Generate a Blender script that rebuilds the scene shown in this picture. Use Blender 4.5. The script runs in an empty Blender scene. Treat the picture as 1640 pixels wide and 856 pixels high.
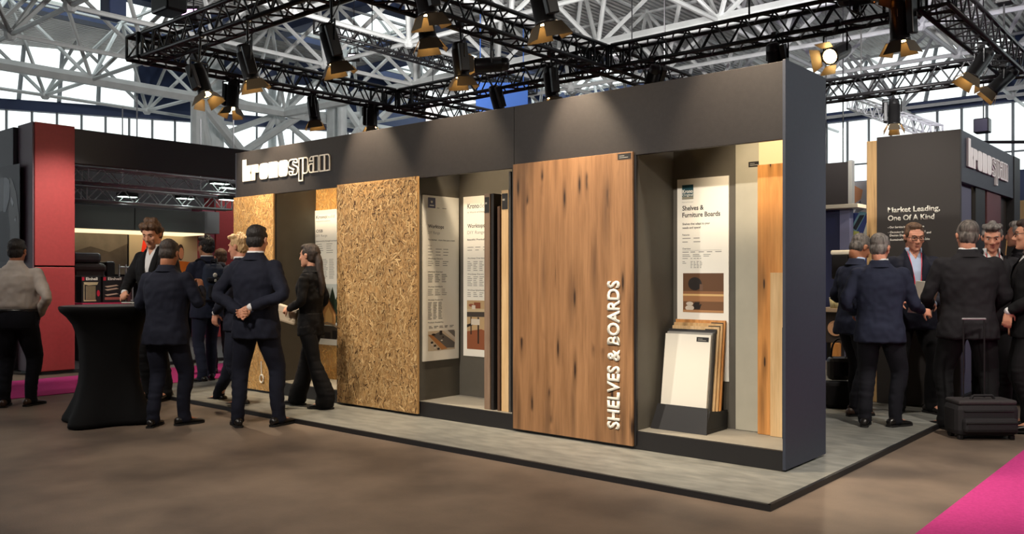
import bpy, bmesh, math, random
from mathutils import Vector, Matrix, noise
from mathutils.bvhtree import BVHTree
random.seed(7)
C = bpy.context.scene.collection
SC = bpy.context.scene
# ------------------------------------------------------------------ camera
F_PX, CX, HY, CAM_H = 1378.0, 820.0, 443.0, 1.38
FW = Vector((-.6502, .7597, 0)); RT = Vector((.7597, .6502, 0))
cam = bpy.data.cameras.new('camera'); cam_o = bpy.data.objects.new('camera', cam); C.objects.link(cam_o)
cam_o.location = (0, 0, CAM_H)
cam_o.rotation_euler = (math.pi/2, 0, math.atan2(-FW.x, FW.y))
cam.sensor_width = 36; cam.lens = 36*F_PX/1640
cam.shift_y = (HY-428)/1640
cam.clip_end = 300
SC.camera = cam_o
# ------------------------------------------------------------------ world, exposure
SC.view_settings.view_transform = 'Standard'; SC.view_settings.look = 'None'
SC.view_settings.gamma = 1; SC.view_settings.use_curve_mapping = False
SC.view_settings.exposure = 0.0
w = bpy.data.worlds.new('overcast'); SC.world = w; w.use_nodes = True
w.node_tree.nodes['Background'].inputs[0].default_value = (.93, .98, 1, 1)
w.node_tree.nodes['Background'].inputs[1].default_value = 1.8
SC.cycles.max_bounces = 6; SC.cycles.diffuse_bounces = 3; SC.cycles.glossy_bounces = 2
SC.cycles.transmission_bounces = 4; SC.cycles.transparent_max_bounces = 8
SC.cycles.sample_clamp_indirect = 4.0; SC.cycles.caustics_reflective = False; SC.cycles.caustics_refractive = False
STAGE_W = 260.0      # power of one stage lamp
FRONT_W = 540.0      # unseen fill spots added over the aisle
WARM = (1.0, .80, .56); NEUTRAL = (1, .9, .78)

# ------------------------------------------------------------------ helpers
def ray(x): return FW + RT*((x-CX)/F_PX)
def onZ(x, y, Z):
    d = F_PX*(CAM_H-Z)/(y-HY); p = ray(x)*d; return Vector((p.x, p.y, Z))
def onY(x, y, Y):
    r = ray(x); d = Y/r.y; p = r*d; return Vector((p.x, Y, CAM_H+(HY-y)/F_PX*d))
def onX(x, y, X):
    r = ray(x); d = X/r.x; p = r*d; return Vector((X, p.y, CAM_H+(HY-y)/F_PX*d))
def atD(x, y, d):
    p = ray(x)*d; return Vector((p.x, p.y, CAM_H+(HY-y)/F_PX*d))
def depth(p): return p[0]*FW.x+p[1]*FW.y
def lin(c):
    return tuple((v/255/12.92 if v/255 <= .04045 else ((v/255+.055)/1.055)**2.4) for v in c)
MATS = {}
def mat(name, col, rough=.6, metal=0, var=0, scale=8, stretch=(1,1,1), bump=0, bscale=60, emit=None, estr=0, col2=None, spec=.5, sheen=0, detail=4):
    """sRGB 0-255 colours; var/col2 give a procedural noise variation, bump a fine surface grain."""
    if name in MATS: return MATS[name]
    m = bpy.data.materials.new(name); m.use_nodes = True; MATS[name] = m
    nt = m.node_tree; N, L = nt.nodes, nt.links; b = N['Principled BSDF']
    c = lin(col)
    b.inputs['Base Color'].default_value = (*c, 1); b.inputs['Roughness'].default_value = rough
    b.inputs['Metallic'].default_value = metal; b.inputs['Specular IOR Level'].default_value = spec
    if sheen: b.inputs['Sheen Weight'].default_value = sheen
    if emit: b.inputs['Emission Color'].default_value = (*lin(emit), 1); b.inputs['Emission Strength'].default_value = estr
    if var or bump or col2:
        tc = N.new('ShaderNodeTexCoord'); mp = N.new('ShaderNodeMapping'); L.new(tc.outputs['Object'], mp.inputs[0])
        mp.inputs['Scale'].default_value = stretch
    if var or col2:
        n = N.new('ShaderNodeTexNoise'); n.inputs['Scale'].default_value = scale; n.inputs['Detail'].default_value = detail
        L.new(mp.outputs[0], n.inputs['Vector'])
        r = N.new('ShaderNodeValToRGB'); L.new(n.outputs['Fac'], r.inputs[0])
        if col2: a, z = c, lin(col2)
        else: a, z = tuple(v*(1-var) for v in c), tuple(min(1, v*(1+var)) for v in c)
        r.color_ramp.elements[0].position = .35; r.color_ramp.elements[1].position = .65
        r.color_ramp.elements[0].color = (*a, 1); r.color_ramp.elements[1].color = (*z, 1)
        L.new(r.outputs[0], b.inputs['Base Color'])
    if bump:
        n2 = N.new('ShaderNodeTexNoise'); n2.inputs['Scale'].default_value = bscale; n2.inputs['Detail'].default_value = 3
        L.new(mp.outputs[0], n2.inputs['Vector'])
        bp = N.new('ShaderNodeBump'); bp.inputs['Strength'].default_value = bump; bp.inputs['Distance'].default_value = .01
        L.new(n2.outputs['Fac'], bp.inputs['Height']); L.new(bp.outputs[0], b.inputs['Normal'])
    return m

class MB:
    def __init__(s): s.v = []; s.f = []; s.m = []; s.cur = 0; s.col = None
    def add(s, vs, fs):
        o = len(s.v); s.v += [tuple(v) for v in vs]; s.f += [tuple(i+o for i in f) for f in fs]; s.m += [s.cur]*len(fs); return s
    def box(s, c, size, M=None):
        x, y, z = (v/2 for v in size); vs = [Vector((i*x, j*y, k*z)) for k in (-1,1) for j in (-1,1) for i in (-1,1)]
        if M is not None: vs = [M @ v for v in vs]
        c = Vector(c); vs = [v+c for v in vs]
        return s.add(vs, [(0,2,3,1),(4,5,7,6),(0,1,5,4),(2,6,7,3),(0,4,6,2),(1,3,7,5)])
    def bb(s, a, b):
        return s.box([(a[i]+b[i])/2 for i in range(3)], [abs(b[i]-a[i]) for i in range(3)])
    def bev(s, a, b, r=.004):
        """box with chamfered edges"""
        bm = bmesh.new(); bmesh.ops.create_cube(bm, size=1)
        sz = [abs(b[i]-a[i]) for i in range(3)]; c = [(a[i]+b[i])/2 for i in range(3)]
        for v in bm.verts: v.co = Vector((v.co.x*sz[0]+c[0], v.co.y*sz[1]+c[1], v.co.z*sz[2]+c[2]))
        bmesh.ops.bevel(bm, geom=bm.edges[:], offset=min(r, min(sz)*.4), segments=2, affect='EDGES', profile=.5)
        bm.verts.index_update(); s.add([v.co.copy() for v in bm.verts], [[v.index for v in f.verts] for f in bm.faces]); bm.free(); return s
    def tube(s, p0, p1, r0, r1=None, n=8, cap=True):
        p0, p1 = Vector(p0), Vector(p1); r1 = r0 if r1 is None else r1
        d = (p1-p0); q = d.to_track_quat('Z', 'Y')
        A = [q @ Vector((math.cos(2*math.pi*i/n), math.sin(2*math.pi*i/n), 0)) for i in range(n)]
        vs = [p0+a*r0 for a in A]+[p1+a*r1 for a in A]
        fs = [(i, (i+1) % n, n+(i+1) % n, n+i) for i in range(n)]
        if cap: fs += [tuple(range(n-1, -1, -1)), tuple(range(n, 2*n))]
        return s.add(vs, fs)
    def path(s, pts, r, n=6):
        for a, b in zip(pts, pts[1:]): s.tube(a, b, r, n=n)
        return s
    def loft(s, rings, cap=True):
        n = len(rings[0]); vs = [p for r in rings for p in r]; fs = []
        for k in range(len(rings)-1):
            for i in range(n):
                j = (i+1) % n; fs.append((k*n+i, k*n+j, (k+1)*n+j, (k+1)*n+i))
        if cap: fs += [tuple(range(n-1, -1, -1)), tuple(range((len(rings)-1)*n, len(rings)*n))]
        return s.add(vs, fs)
    def lathe(s, prof, n=24, M=None):
        """prof: list of (r,z)"""
        rings = [[Vector((r*math.cos(2*math.pi*i/n), r*math.sin(2*math.pi*i/n), z)) for i in range(n)] for r, z in prof]
        if M is not None: rings = [[M @ p for p in r] for r in rings]
        return s.loft(rings)
    def ell(s, c, r, n=16, m=10, M=None):
        rings = []
        for k in range(1, m):
            t = math.pi*k/m
            rings.append([Vector((r[0]*math.sin(t)*math.cos(2*math.pi*i/n), r[1]*math.sin(t)*math.sin(2*math.pi*i/n), -r[2]*math.cos(t))) for i in range(n)])
        if M is not None: rings = [[M @ p for p in q] for q in rings]
        c = Vector(c); return s.loft([[p+c for p in q] for q in rings])
    def prism(s, poly, M, th):
        """2-D polygon (x,y) mapped by M (local x,y in plane, z = thickness direction)"""
        n = len(poly); vs = [M @ Vector((x, y, 0)) for x, y in poly]+[M @ Vector((x, y, th)) for x, y in poly]
        fs = [tuple(range(n-1, -1, -1)), tuple(range(n, 2*n))]+[(i, (i+1) % n, n+(i+1) % n, n+i) for i in range(n)]
        return s.add(vs, fs)
    def quad(s, a, b, c, d): return s.add([a, b, c, d], [(0, 1, 2, 3)])
    def build(s, name, m, parent=None, smooth=False, loc=None):
        me = bpy.data.meshes.new(name); me.from_pydata(s.v, [], s.f)
        ms = m if isinstance(m, (list, tuple)) else [m]
        for x in ms: me.materials.append(x)
        me.polygons.foreach_set('material_index', [min(i, len(ms)-1) for i in s.m])
        if smooth: me.polygons.foreach_set('use_smooth', [True]*len(me.polygons))
        me.update()
        bm = bmesh.new(); bm.from_mesh(me); bmesh.ops.recalc_face_normals(bm, faces=bm.faces[:]); bm.to_mesh(me); bm.free()
        o = bpy.data.objects.new(name, me); C.objects.link(o)
        if parent: o.parent = parent
        if loc is not None: o.location = loc
        if smooth == 'auto': sharp(me)
        return o
def sharp(me, ang=.6):
    bm = bmesh.new(); bm.from_mesh(me)
    for e in bm.edges:
        if len(e.link_faces) == 2 and e.calc_face_angle(0) > ang: e.smooth = False
    bm.to_mesh(me); bm.free()
def thing(name, label, cat, loc=(0,0,0), rotz=0, group=None):
    o = bpy.data.objects.new(name, None); C.objects.link(o); o.empty_display_size = .1
    o.location = loc; o.rotation_euler = (0, 0, rotz); return tag(o, label, cat, group)
def tag(o, label, cat, group=None, kind=None):
    o['label'] = label; o['category'] = cat
    if group: o['group'] = group
    if kind: o['kind'] = kind
    return o
def struct(o, label=None):
    o['kind'] = 'structure'
    if label: o['label'] = label
    return o
def kids(o): return [c for c in bpy.data.objects if c.parent is o]
def dup(src, children, loc=None, rot=None, label=None, group=None):
    """children: list of (child, [sub-children])"""
    r = src.copy(); C.objects.link(r)
    if loc is not None: r.location = loc
    if rot is not None: r.rotation_euler = rot
    if label: r['label'] = label
    if group: r['group'] = group
    for ch in children:
        c = ch.copy(); C.objects.link(c); c.parent = r
        for g in ch.children:
            d = g.copy(); C.objects.link(d); d.parent = c
    return r
def frame(o, xa, ya):
    """matrix: local x -> xa, y -> ya, z -> xa x ya, origin o"""
    xa, ya = Vector(xa).normalized(), Vector(ya).normalized(); z = xa.cross(ya)
    return Matrix(((xa.x, ya.x, z.x, o[0]), (xa.y, ya.y, z.y, o[1]), (xa.z, ya.z, z.z, o[2]), (0, 0, 0, 1)))
TMP = bpy.data.scenes.new('workbench')       # empty side scene for evaluating modifiers and lettering quickly
def evaluated_mesh(o):
    TMP.collection.objects.link(o); vl = TMP.view_layers[0]; vl.update(); dg = vl.depsgraph; dg.update()
    me = bpy.data.meshes.new_from_object(o.evaluated_get(dg)); bpy.data.objects.remove(o); return me
def text_mesh(body, size=1, bold=0, ext=0, align='LEFT', space=1):
    cu = bpy.data.curves.new('text', 'FONT'); cu.body = body; cu.size = size; cu.offset = bold; cu.extrude = ext; cu.align_x = align
    cu.space_character = space; cu.resolution_u = 3
    o = bpy.data.objects.new('text', cu)
    me = evaluated_mesh(o); bpy.data.curves.remove(cu)
    return me
def text(name, body, M, height, m, parent=None, bold=0, ext=0, width=None, align='LEFT', space=1):
    """lettering: cap height = height; width: fit the line to this width"""
    me = text_mesh(body, 1, bold, 0, align, space)
    xs = [v.co.x for v in me.vertices]; ys = [v.co.y for v in me.vertices]
    k = height/.69; kx = k if width is None else width/(max(xs)-min(xs))
    x0 = min(xs) if align == 'LEFT' else 0
    bm = bmesh.new(); bm.from_mesh(me); bpy.data.meshes.remove(me)
    for v in bm.verts: v.co = Vector(((v.co.x-x0)*kx, v.co.y*k, 0))
    if ext:
        r = bmesh.ops.extrude_face_region(bm, geom=bm.faces[:])
        for v in r['geom']:
            if isinstance(v, bmesh.types.BMVert): v.co.z += ext
    bm.transform(M)
    bmesh.ops.recalc_face_normals(bm, faces=bm.faces[:])
    me = bpy.data.meshes.new(name); bm.to_mesh(me); bm.free(); me.materials.append(m)
    o = bpy.data.objects.new(name, me); C.objects.link(o)
    if parent: o.parent = parent
    return o
def spot(name, loc, target, power, col, size, blend=.4, rad=.05, parent=None):
    l = bpy.data.lights.new(name, 'SPOT'); l.energy = power; l.color = col; l.spot_size = math.radians(size); l.spot_blend = blend; l.shadow_soft_size = rad
    o = bpy.data.objects.new(name, l); C.objects.link(o); o.location = loc
    o.rotation_euler = (Vector(target)-Vector(loc)).to_track_quat('-Z', 'Y').to_euler()
    if parent: o.parent = parent
    return o
# ================================================================== hall: floor, walls, glazing, roof
M_NAVY = mat('navy_panel', (58,72,108), .6, var=.12, scale=.6)
M_STEEL = mat('white_steel', (214,217,216), .45, var=.06, scale=3)
M_DECK = mat('grey_deck', (212,210,206), .6, var=.06, scale=1.2)
M_FLOOR = mat('brown_floor', (88,76,67), .55, col2=(124,108,94), scale=1.3, bump=.15, bscale=90, detail=9)  # coarse mottling also puts patchy light and shade into the colour
M_PINK = mat('pink_carpet', (186,60,128), .95, var=.08, scale=60, bump=.3, bscale=300, spec=.1)
M_CONC = mat('grey_platform_top', (108,109,105), .5, col2=(132,132,126), scale=5, stretch=(1,2.5,1), bump=.05, detail=8)
M_BLACK = mat('matt_black', (24,23,25), .5)
M_MULL = mat('mullion', (150,156,160), .5)
def glass_mat(name, col, trans, frost):
    m = bpy.data.materials.new(name); m.use_nodes = True; nt = m.node_tree; N, L = nt.nodes, nt.links
    N.remove(N['Principled BSDF']); out = N['Material Output']
    t = N.new('ShaderNodeBsdfTransparent'); t.inputs[0].default_value = (*[trans*v for v in col], 1)
    d = N.new('ShaderNodeBsdfTranslucent'); d.inputs[0].default_value = (*col, 1)
    mx = N.new('ShaderNodeMixShader'); mx.inputs[0].default_value = frost
    L.new(t.outputs[0], mx.inputs[1]); L.new(d.outputs[0], mx.inputs[2]); L.new(mx.outputs[0], out.inputs[0]); return m
M_GLASS = glass_mat('frosted_glazing', (.93,.97,.95), .95, .12)
MB().bb((-45,-18,-.3), (18,45,0)).build('floor', M_FLOOR)
struct(bpy.data.objects['floor'])
# wall on the far-left and the far wall, both with a clerestory strip and a raking glazed eave above
def wallrun(A, D, Nout, T0, T1, tag_, glz, tall, first):
    """A start, D direction, Nout outward normal; glz: raking glazed ranges, tall: full-height glazed ranges"""
    A, D, Nout = Vector((*A, 0)), Vector((*D, 0)).normalized(), Vector((*Nout, 0)).normalized()
    P = lambda t, z, o=0: A+D*t+Nout*o+Vector((0, 0, z))
    def slab(mb, t0, t1, z0, z1, o0=0, o1=None, th=.15):
        o1 = o0 if o1 is None else o1
        a = [P(t0, z0, o0), P(t1, z0, o0), P(t1, z1, o1), P(t0, z1, o1)]
        off = Nout*th; mb.add(a+[p+off for p in a], [(0,1,2,3), (7,6,5,4), (0,4,5,1), (1,5,6,2), (2,6,7,3), (3,7,4,0)])
    wall = MB(); slab(wall, T0, T1, -.1, 4.8); slab(wall, T0, T1, 7.0, 7.35, -.1, -.1, .3)
    cuts = sorted([T0]+[v for r in tall for v in r]+[T1])
    def inside(t, R): return any(a <= t <= b for a, b in R)
    gcuts = sorted([T0]+[v for r in glz+tall for v in r]+[T1])
    for a, b in zip(gcuts, gcuts[1:]):
        if b-a > .01 and not inside((a+b)/2, glz) and not inside((a+b)/2, tall): slab(wall, a, b, 7.2, 9.7, 0, 1.5)
    for a, b in tall: slab(wall, a, b, 8.7, 9.9, 0, 0)
    struct(wall.build('wall_'+tag_, M_NAVY))
    k = first
    def win(t0, t1, z0, z1, o1, step, bars):
        nonlocal k
        w_ = MB(); n = max(2, int((t1-t0)/step)); 
        for i in range(n+1):
            t = t0+(t1-t0)*i/n; w_.tube(P(t, z0, -.02), P(t, z1, o1-.02), .07 if o1 else .045, n=4)
        for z in bars:
            f = (z-z0)/(z1-z0); w_.tube(P(t0, z, o1*f-.02), P(t1, z, o1*f-.02), .03, n=4)
        wo = struct(w_.build('window_%d' % k, M_MULL)); k += 1
        g = MB(); g.quad(P(t0, z0, .03), P(t1, z0, .03), P(t1, z1, o1+.03), P(t0, z1, o1+.03)); g.build('pane', M_GLASS, wo)
    pts = sorted([T0]+[v for r in tall for v in r]+[T1])
    for a, b in zip(pts, pts[1:]):
        if inside((a+b)/2, tall): win(a, b, 4.8, 8.7, 0, 1.2, [6.0, 7.35])
        else: win(a, b, 4.8, 7.0, 0, .75, [5.4])
    for a, b in glz: win(a, b, 7.35, 9.6, 1.45, 1.15, [])
    return k
k = wallrun((-31.6, 11.3), (.445, .895), (-.895, .445), -17, 22.6, 'left', [(-17, 3.6), (14.5, 19)], [(6.4, 10.4)], 1)
k = wallrun((-21.5, 31.5), (1, 0), (0, 1), 0, 36, 'back', [(0, 2), (6, 15.5), (18, 30)], [], k)
# walls behind the camera close the hall
MB().bb((14, -18, -.1), (14.3, 32, 10)).build('wall_right', M_NAVY); struct(bpy.data.objects['wall_right'])
MB().bb((-40, -18, -.1), (14.3, -17.7, 10)).build('wall_front', M_NAVY); struct(bpy.data.objects['wall_front'])
# roof deck with openings for the roof lanterns
LANT = [  # x0, x1, y0, y1, rise direction
    (-27.3, -24.6, 3.0, 14.4, 'x'), (-24.2, -19.8, 16.8, 19.4, 'y-'), (-26.0, -21.0, 22.0, 26.0, 'flat'), (-23.5, -18.0, 27.0, 31.0, 'flat'),
    (-24, -15, -10, -2, 'y-'), (4, 11, 14, 26, 'x')]  # these two unseen lanterns are added to let in more daylight
RZ = 9.55
dk = MB(); xs = sorted({-42.0, 15.0} | {v for l in LANT for v in l[:2]}); ys = sorted({-18.5, 33.5} | {v for l in LANT for v in l[2:4]})
for a, b in zip(xs, xs[1:]):
    for c, d in zip(ys, ys[1:]):
        mx_, my_ = (a+b)/2, (c+d)/2
        if any(l[0] < mx_ < l[1] and l[2] < my_ < l[3] for l in LANT): continue
        dk.bb((a, c, RZ), (b, d, RZ+.12))
M_DECKC = M_DECK.copy(); M_DECKC.name = 'corrugated_deck'
nt = M_DECKC.node_tree; b_ = nt.nodes['Principled BSDF']
wv = nt.nodes.new('ShaderNodeTexWave'); wv.inputs['Scale'].default_value = 1.6; wv.bands_direction = 'X'
tc = nt.nodes.new('ShaderNodeTexCoord'); nt.links.new(tc.outputs['Object'], wv.inputs['Vector'])
bp = nt.nodes.new('ShaderNodeBump'); bp.inputs['Distance'].default_value = .12; bp.inputs['Strength'].default_value = 1
nt.links.new(wv.outputs['Fac'], bp.inputs['Height']); nt.links.new(bp.outputs[0], b_.inputs['Normal'])
dko = struct(dk.build('ceiling', M_DECKC))
bm = bmesh.new(); bm.from_mesh(dko.data)      # the deck ends above the head of the raking eave glazing
for co, no in (((-31.6-.895*1.5, 11.3+.445*1.5, 0), (-.895, .445, 0)), ((0, 33.0, 0), (0, 1, 0))):
    bmesh.ops.bisect_plane(bm, geom=bm.verts[:]+bm.edges[:]+bm.faces[:], plane_co=co, plane_no=Vector(no).normalized(), clear_outer=True)
bm.to_mesh(dko.data); bm.free()
bd = MB()
for (x0, x1, y0, y1, r) in LANT:       # navy kerb round each opening, below the deck
    for a, b in (((x0-.5, y0-.5), (x0, y1+.5)), ((x1, y0-.5), (x1+.5, y1+.5)), ((x0, y0-.5), (x1, y0)), ((x0, y1), (x1, y1+.5))):
        bd.bb((a[0], a[1], RZ-.25), (b[0], b[1], RZ-.02))
struct(bd.build('trim_1', M_NAVY))
for (x0, x1, y0, y1, r) in LANT:
    H_ = 2.1 if r != 'flat' else .3
    base = [Vector((x0, y0, RZ)), Vector((x1, y0, RZ)), Vector((x1, y1, RZ)), Vector((x0, y1, RZ))]
    if r == 'flat': up = [0, 1, 2, 3]
    elif r == 'x': up = [1, 2]
    elif r == 'y-': up = [0, 1]
    else: up = [2, 3]
    top = [p+Vector((0, 0, H_ if i in up else .05)) for i, p in enumerate(base)]
    wm = MB(); dn = [i for i in range(4) if i not in up]
    if r == 'x': e = [(top[0], top[1]), (top[3], top[2])]
    elif r == 'y-': e = [(top[3], top[0]), (top[2], top[1])]
    else: e = [(top[0], top[3]), (top[1], top[2])]
    L_ = (e[1][0]-e[0][0]).length; n = max(2, int(L_/1.1))
    for i in range(n+1):
        f = i/n; wm.tube(e[0][0].lerp(e[1][0], f)-Vector((0,0,.05)), e[0][1].lerp(e[1][1], f)-Vector((0,0,.05)), .06, n=4)
    wo = struct(wm.build('window_%d' % k, M_STEEL)); k += 1
    g = MB(); g.quad(e[0][0], e[0][1], e[1][1], e[1][0])
    g.quad(top[up[0]], top[up[1]], base[up[1]], base[up[0]])
    g.add([top[i] for i in range(4)]+base, [(0, 1, 5, 4)] if r == 'x' else [(1, 2, 6, 5)]); g.add([top[i] for i in range(4)]+base, [(2, 3, 7, 6)] if r == 'x' else [(3, 0, 4, 7)])
    g.build('pane', M_GLASS, wo)
# space frame under the roof: bottom nodes Z 7, top nodes Z 9.3, one structure object per row
ZB, ZT, MOD = 7.0, 9.3, 3.25
def seen(p, m=2.5):
    d = depth(p); l = p[0]*RT.x+p[1]*RT.y
    return d > 15.5 and abs(l) < .62*d+m
for i in range(-6, 12):
    row = MB(); x = -25.1+MOD*i; xt = x+MOD/2
    for j in range(-6, 8):
        y = 10.86+MOD*j; yt = y+MOD/2
        if not seen((x, y)) or y > 31 or depth((x, y)) > 40: continue
        lx = -31.6+(y-11.3)*.497
        if x < lx+.8: continue
        bn = Vector((x, y, ZB)); tn = Vector((xt, yt, ZT))
        row.tube(bn, (x, y+MOD, ZB), .17 if i == 0 else .055, n=6); row.tube(bn, (x+MOD, y, ZB), .17 if j == 2 else .055, n=6)
        row.tube(tn, (xt, yt+MOD, ZT), .05, n=5); row.tube(tn, (xt+MOD, yt, ZT), .05, n=5)
        for ax in (-1, 1):
            for ay in (-1, 1): row.tube(bn, (x+ax*MOD/2, y+ay*MOD/2, ZT), .058, n=6)
        row.ell(bn, (.15, .15, .15), 8, 5); row.ell(tn, (.11, .11, .11), 8, 5)
    if row.v: struct(row.build('trim_%d' % (i+20), M_STEEL), 'white tubular roof truss')
# raking props and columns carrying the roof
pc = MB(); nd = Vector((-25.1, 14.11, 7.0))
for q in (atD(333, 240, 27.5), atD(392, 250, 29)): pc.tube(nd, nd+(q-nd)*2.2, .17, n=8)
pc.tube(Vector((nd.x, nd.y, 0)), nd, .2, n=10)
struct(pc.build('trim_40', M_STEEL), 'white raking roof props')
for j, (px_, d_) in enumerate([(345, 29), (536, 30.5), (548, 29), (436, 33)]):
    p = ray(px_)*d_; MB().tube((p.x, p.y, 0), (p.x, p.y, 9.5), .28 if j < 2 else .16, n=14).build('trim_%d' % (41+j), M_STEEL); struct(bpy.data.objects['trim_%d' % (41+j)], 'white steel column')
st = MB(); cc = atD(443, 184, 31)     # star of struts in front of the tall glazing
for a in range(0, 360, 40):
    st.tube(cc, cc+RT*math.cos(math.radians(a))*3+Vector((0, 0, math.sin(math.radians(a))*3)), .11, n=6)
for a, b in (((380,250),(535,150)), ((305,155),(420,290)), ((540,150),(600,240)), ((610,150),(560,230)), ((640,60),(700,200)), ((720,90),(610,190))):
    st.tube(atD(*a, 30), atD(*b, 30), .14, n=6)
struct(st.build('trim_45', M_STEEL), 'white tubular struts before the glazed wall')
rl = MB()    # gallery railing high on the navy wall at the back
for z in (7.05, 7.6, 8.1): rl.tube((-6, 29.5, z), (10, 29.5, z), .07, n=6)
for q in range(12): rl.tube((-6+q*1.4, 29.5, 7.0), (-6+q*1.4, 29.5, 8.1), .05, n=5)
struct(rl.build('trim_46', M_STEEL), 'white gallery railing')
# carpets and platform
o = MB().bev((-12.3, -6, 0), (-10.55, 22, .008), .003).build('carpet_runner', M_PINK); tag(o, 'pink carpet aisle in front of the red pillars', 'carpet')
o = MB().bev((-1.35, -6, 0), (1.9, 22, .008), .003).build('carpet_runner', M_PINK); tag(o, 'pink carpet aisle beside the black suitcase', 'carpet')
PLX0, PLX1, PLY0, PLY1, PLZ = -10.1, -2.125, 4.81, 12.3, .042
pl = thing('platform', 'low grey stand platform with black edge under the dark booth', 'platform', (0,0,0)); pl['kind'] = 'structure'
MB().bb((PLX0+.02, PLY0+.02, 0), (PLX1-.02, PLY1-.02, PLZ)).build('platform_top', M_CONC, pl)
e = MB()
for a, b in (((PLX0, PLY0), (PLX1, PLY0+.02)), ((PLX0, PLY1-.02), (PLX1, PLY1)), ((PLX0, PLY0), (PLX0+.02, PLY1)), ((PLX1-.02, PLY0), (PLX1, PLY1))):
    e.bb((a[0], a[1], 0), (b[0], b[1], PLZ-.002))
e.build('edge_trim', M_BLACK, pl)
# ================================================================== black lighting trusses and stage lamps
M_TR = mat('black_truss', (30,29,31), .4, spec=.4)
M_ALU = mat('aluminium_truss', (190,190,192), .35, metal=.6)
M_LB = mat('lamp_housing', (26,25,26), .35, var=.1, scale=20)
M_DOOR = mat('barn_door_metal', (96,84,66), .5)
M_LENS = mat('lit_lens', (255,230,190), .3, emit=(255,206,130), estr=45)
M_STK = mat('sticker', (216,206,190), .6)
def box_truss(p0, p1, label, group=None, s=.29, r=.027, rl=.012, m=M_TR, cables=(), name='lighting_truss', pitch=.36, zc=7.0):
    p0, p1 = Vector(p0), Vector(p1); D = (p1-p0); L_ = D.length; D.normalize(); S = Vector((-D.y, D.x, 0)); U = Vector((0, 0, 1))
    t = thing(name, label, 'truss', p0, 0, group); h = s/2
    cs = [S*h+U*h, S*-h+U*h, S*-h-U*h, S*h-U*h]
    for c in cs: MB().tube(c, c+D*L_, r, n=8).build('chord', m, t, True)
    lc = MB(); n = int(L_/pitch)
    for a, b in ((0, 1), (1, 2), (2, 3), (3, 0)):
        for i in range(n):
            f0, f1, f2 = i/n*L_, (i+.5)/n*L_, (i+1)/n*L_
            lc.tube(cs[a]+D*f0, cs[b]+D*f1, rl, n=5, cap=False); lc.tube(cs[b]+D*f1, cs[a]+D*f2, rl, n=5, cap=False)
        for f in (0, h*2, L_-h*2, L_): lc.tube(cs[a]+D*f, cs[b]+D*f, rl*1.6, n=5)
    lc.build('lacing', m, t)
    for f in cables: MB().tube(D*f*L_+U*h, D*f*L_+U*(zc-p0.z), .012, n=5).build('hanging_cable', m, t)
    return t
TZ = 4.35
G_TR = 'black box trusses above the dark booth'
XS = (-10.95, -6.72, -2.5); YS = (5.43, 9.82, 13.8); e_ = .18
names = {('y', 0, 0): 'black box truss running along the front above the logo end', ('y', 0, 1): 'black box truss running along the front above the wood board',
 ('y', 1, 0): 'black box truss behind the booth on its logo half', ('y', 1, 1): 'black box truss behind the booth reaching the lit lamp',
 ('y', 2, 0): 'rear black box truss seen low behind the booth centre', ('y', 2, 1): 'rear black box truss beyond the tall grey end panel'}
for (k_, j, i), lb in names.items():
    box_truss((XS[i]+.2, YS[j], TZ), (XS[i+1]-.2, YS[j], TZ), lb, None, cables=(.5,))
for i, j, lb in ((0, 0, 'black box truss running back from the corner above the red pillar'), (0, 1, 'black box truss running back to the far corner'),
                 (1, 0, 'black box truss crossing over the booth centre'), (1, 1, 'black box truss crossing behind the booth centre'), (2, 1, 'black box truss above the second dark booth')):
    box_truss((XS[i], YS[j]-e_+(.05 if j else 0), TZ), (XS[i], YS[j+1]+(e_ if j else -e_), TZ), lb, None, cables=(.4,))
box_truss((-15.8, 11.8, 7.0), (-16.3, 20, 7.0), 'thin black box truss hanging high behind the booth', None, s=.3, r=.03, rl=.015, zc=9.4, cables=(.2, .8))
bpx = box_truss(atD(1365, 165, 21), atD(1500, 212, 17.5), 'thin grey box truss hanging over the second dark booth', None, s=.28, r=.022, m=M_STEEL, zc=9)

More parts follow.
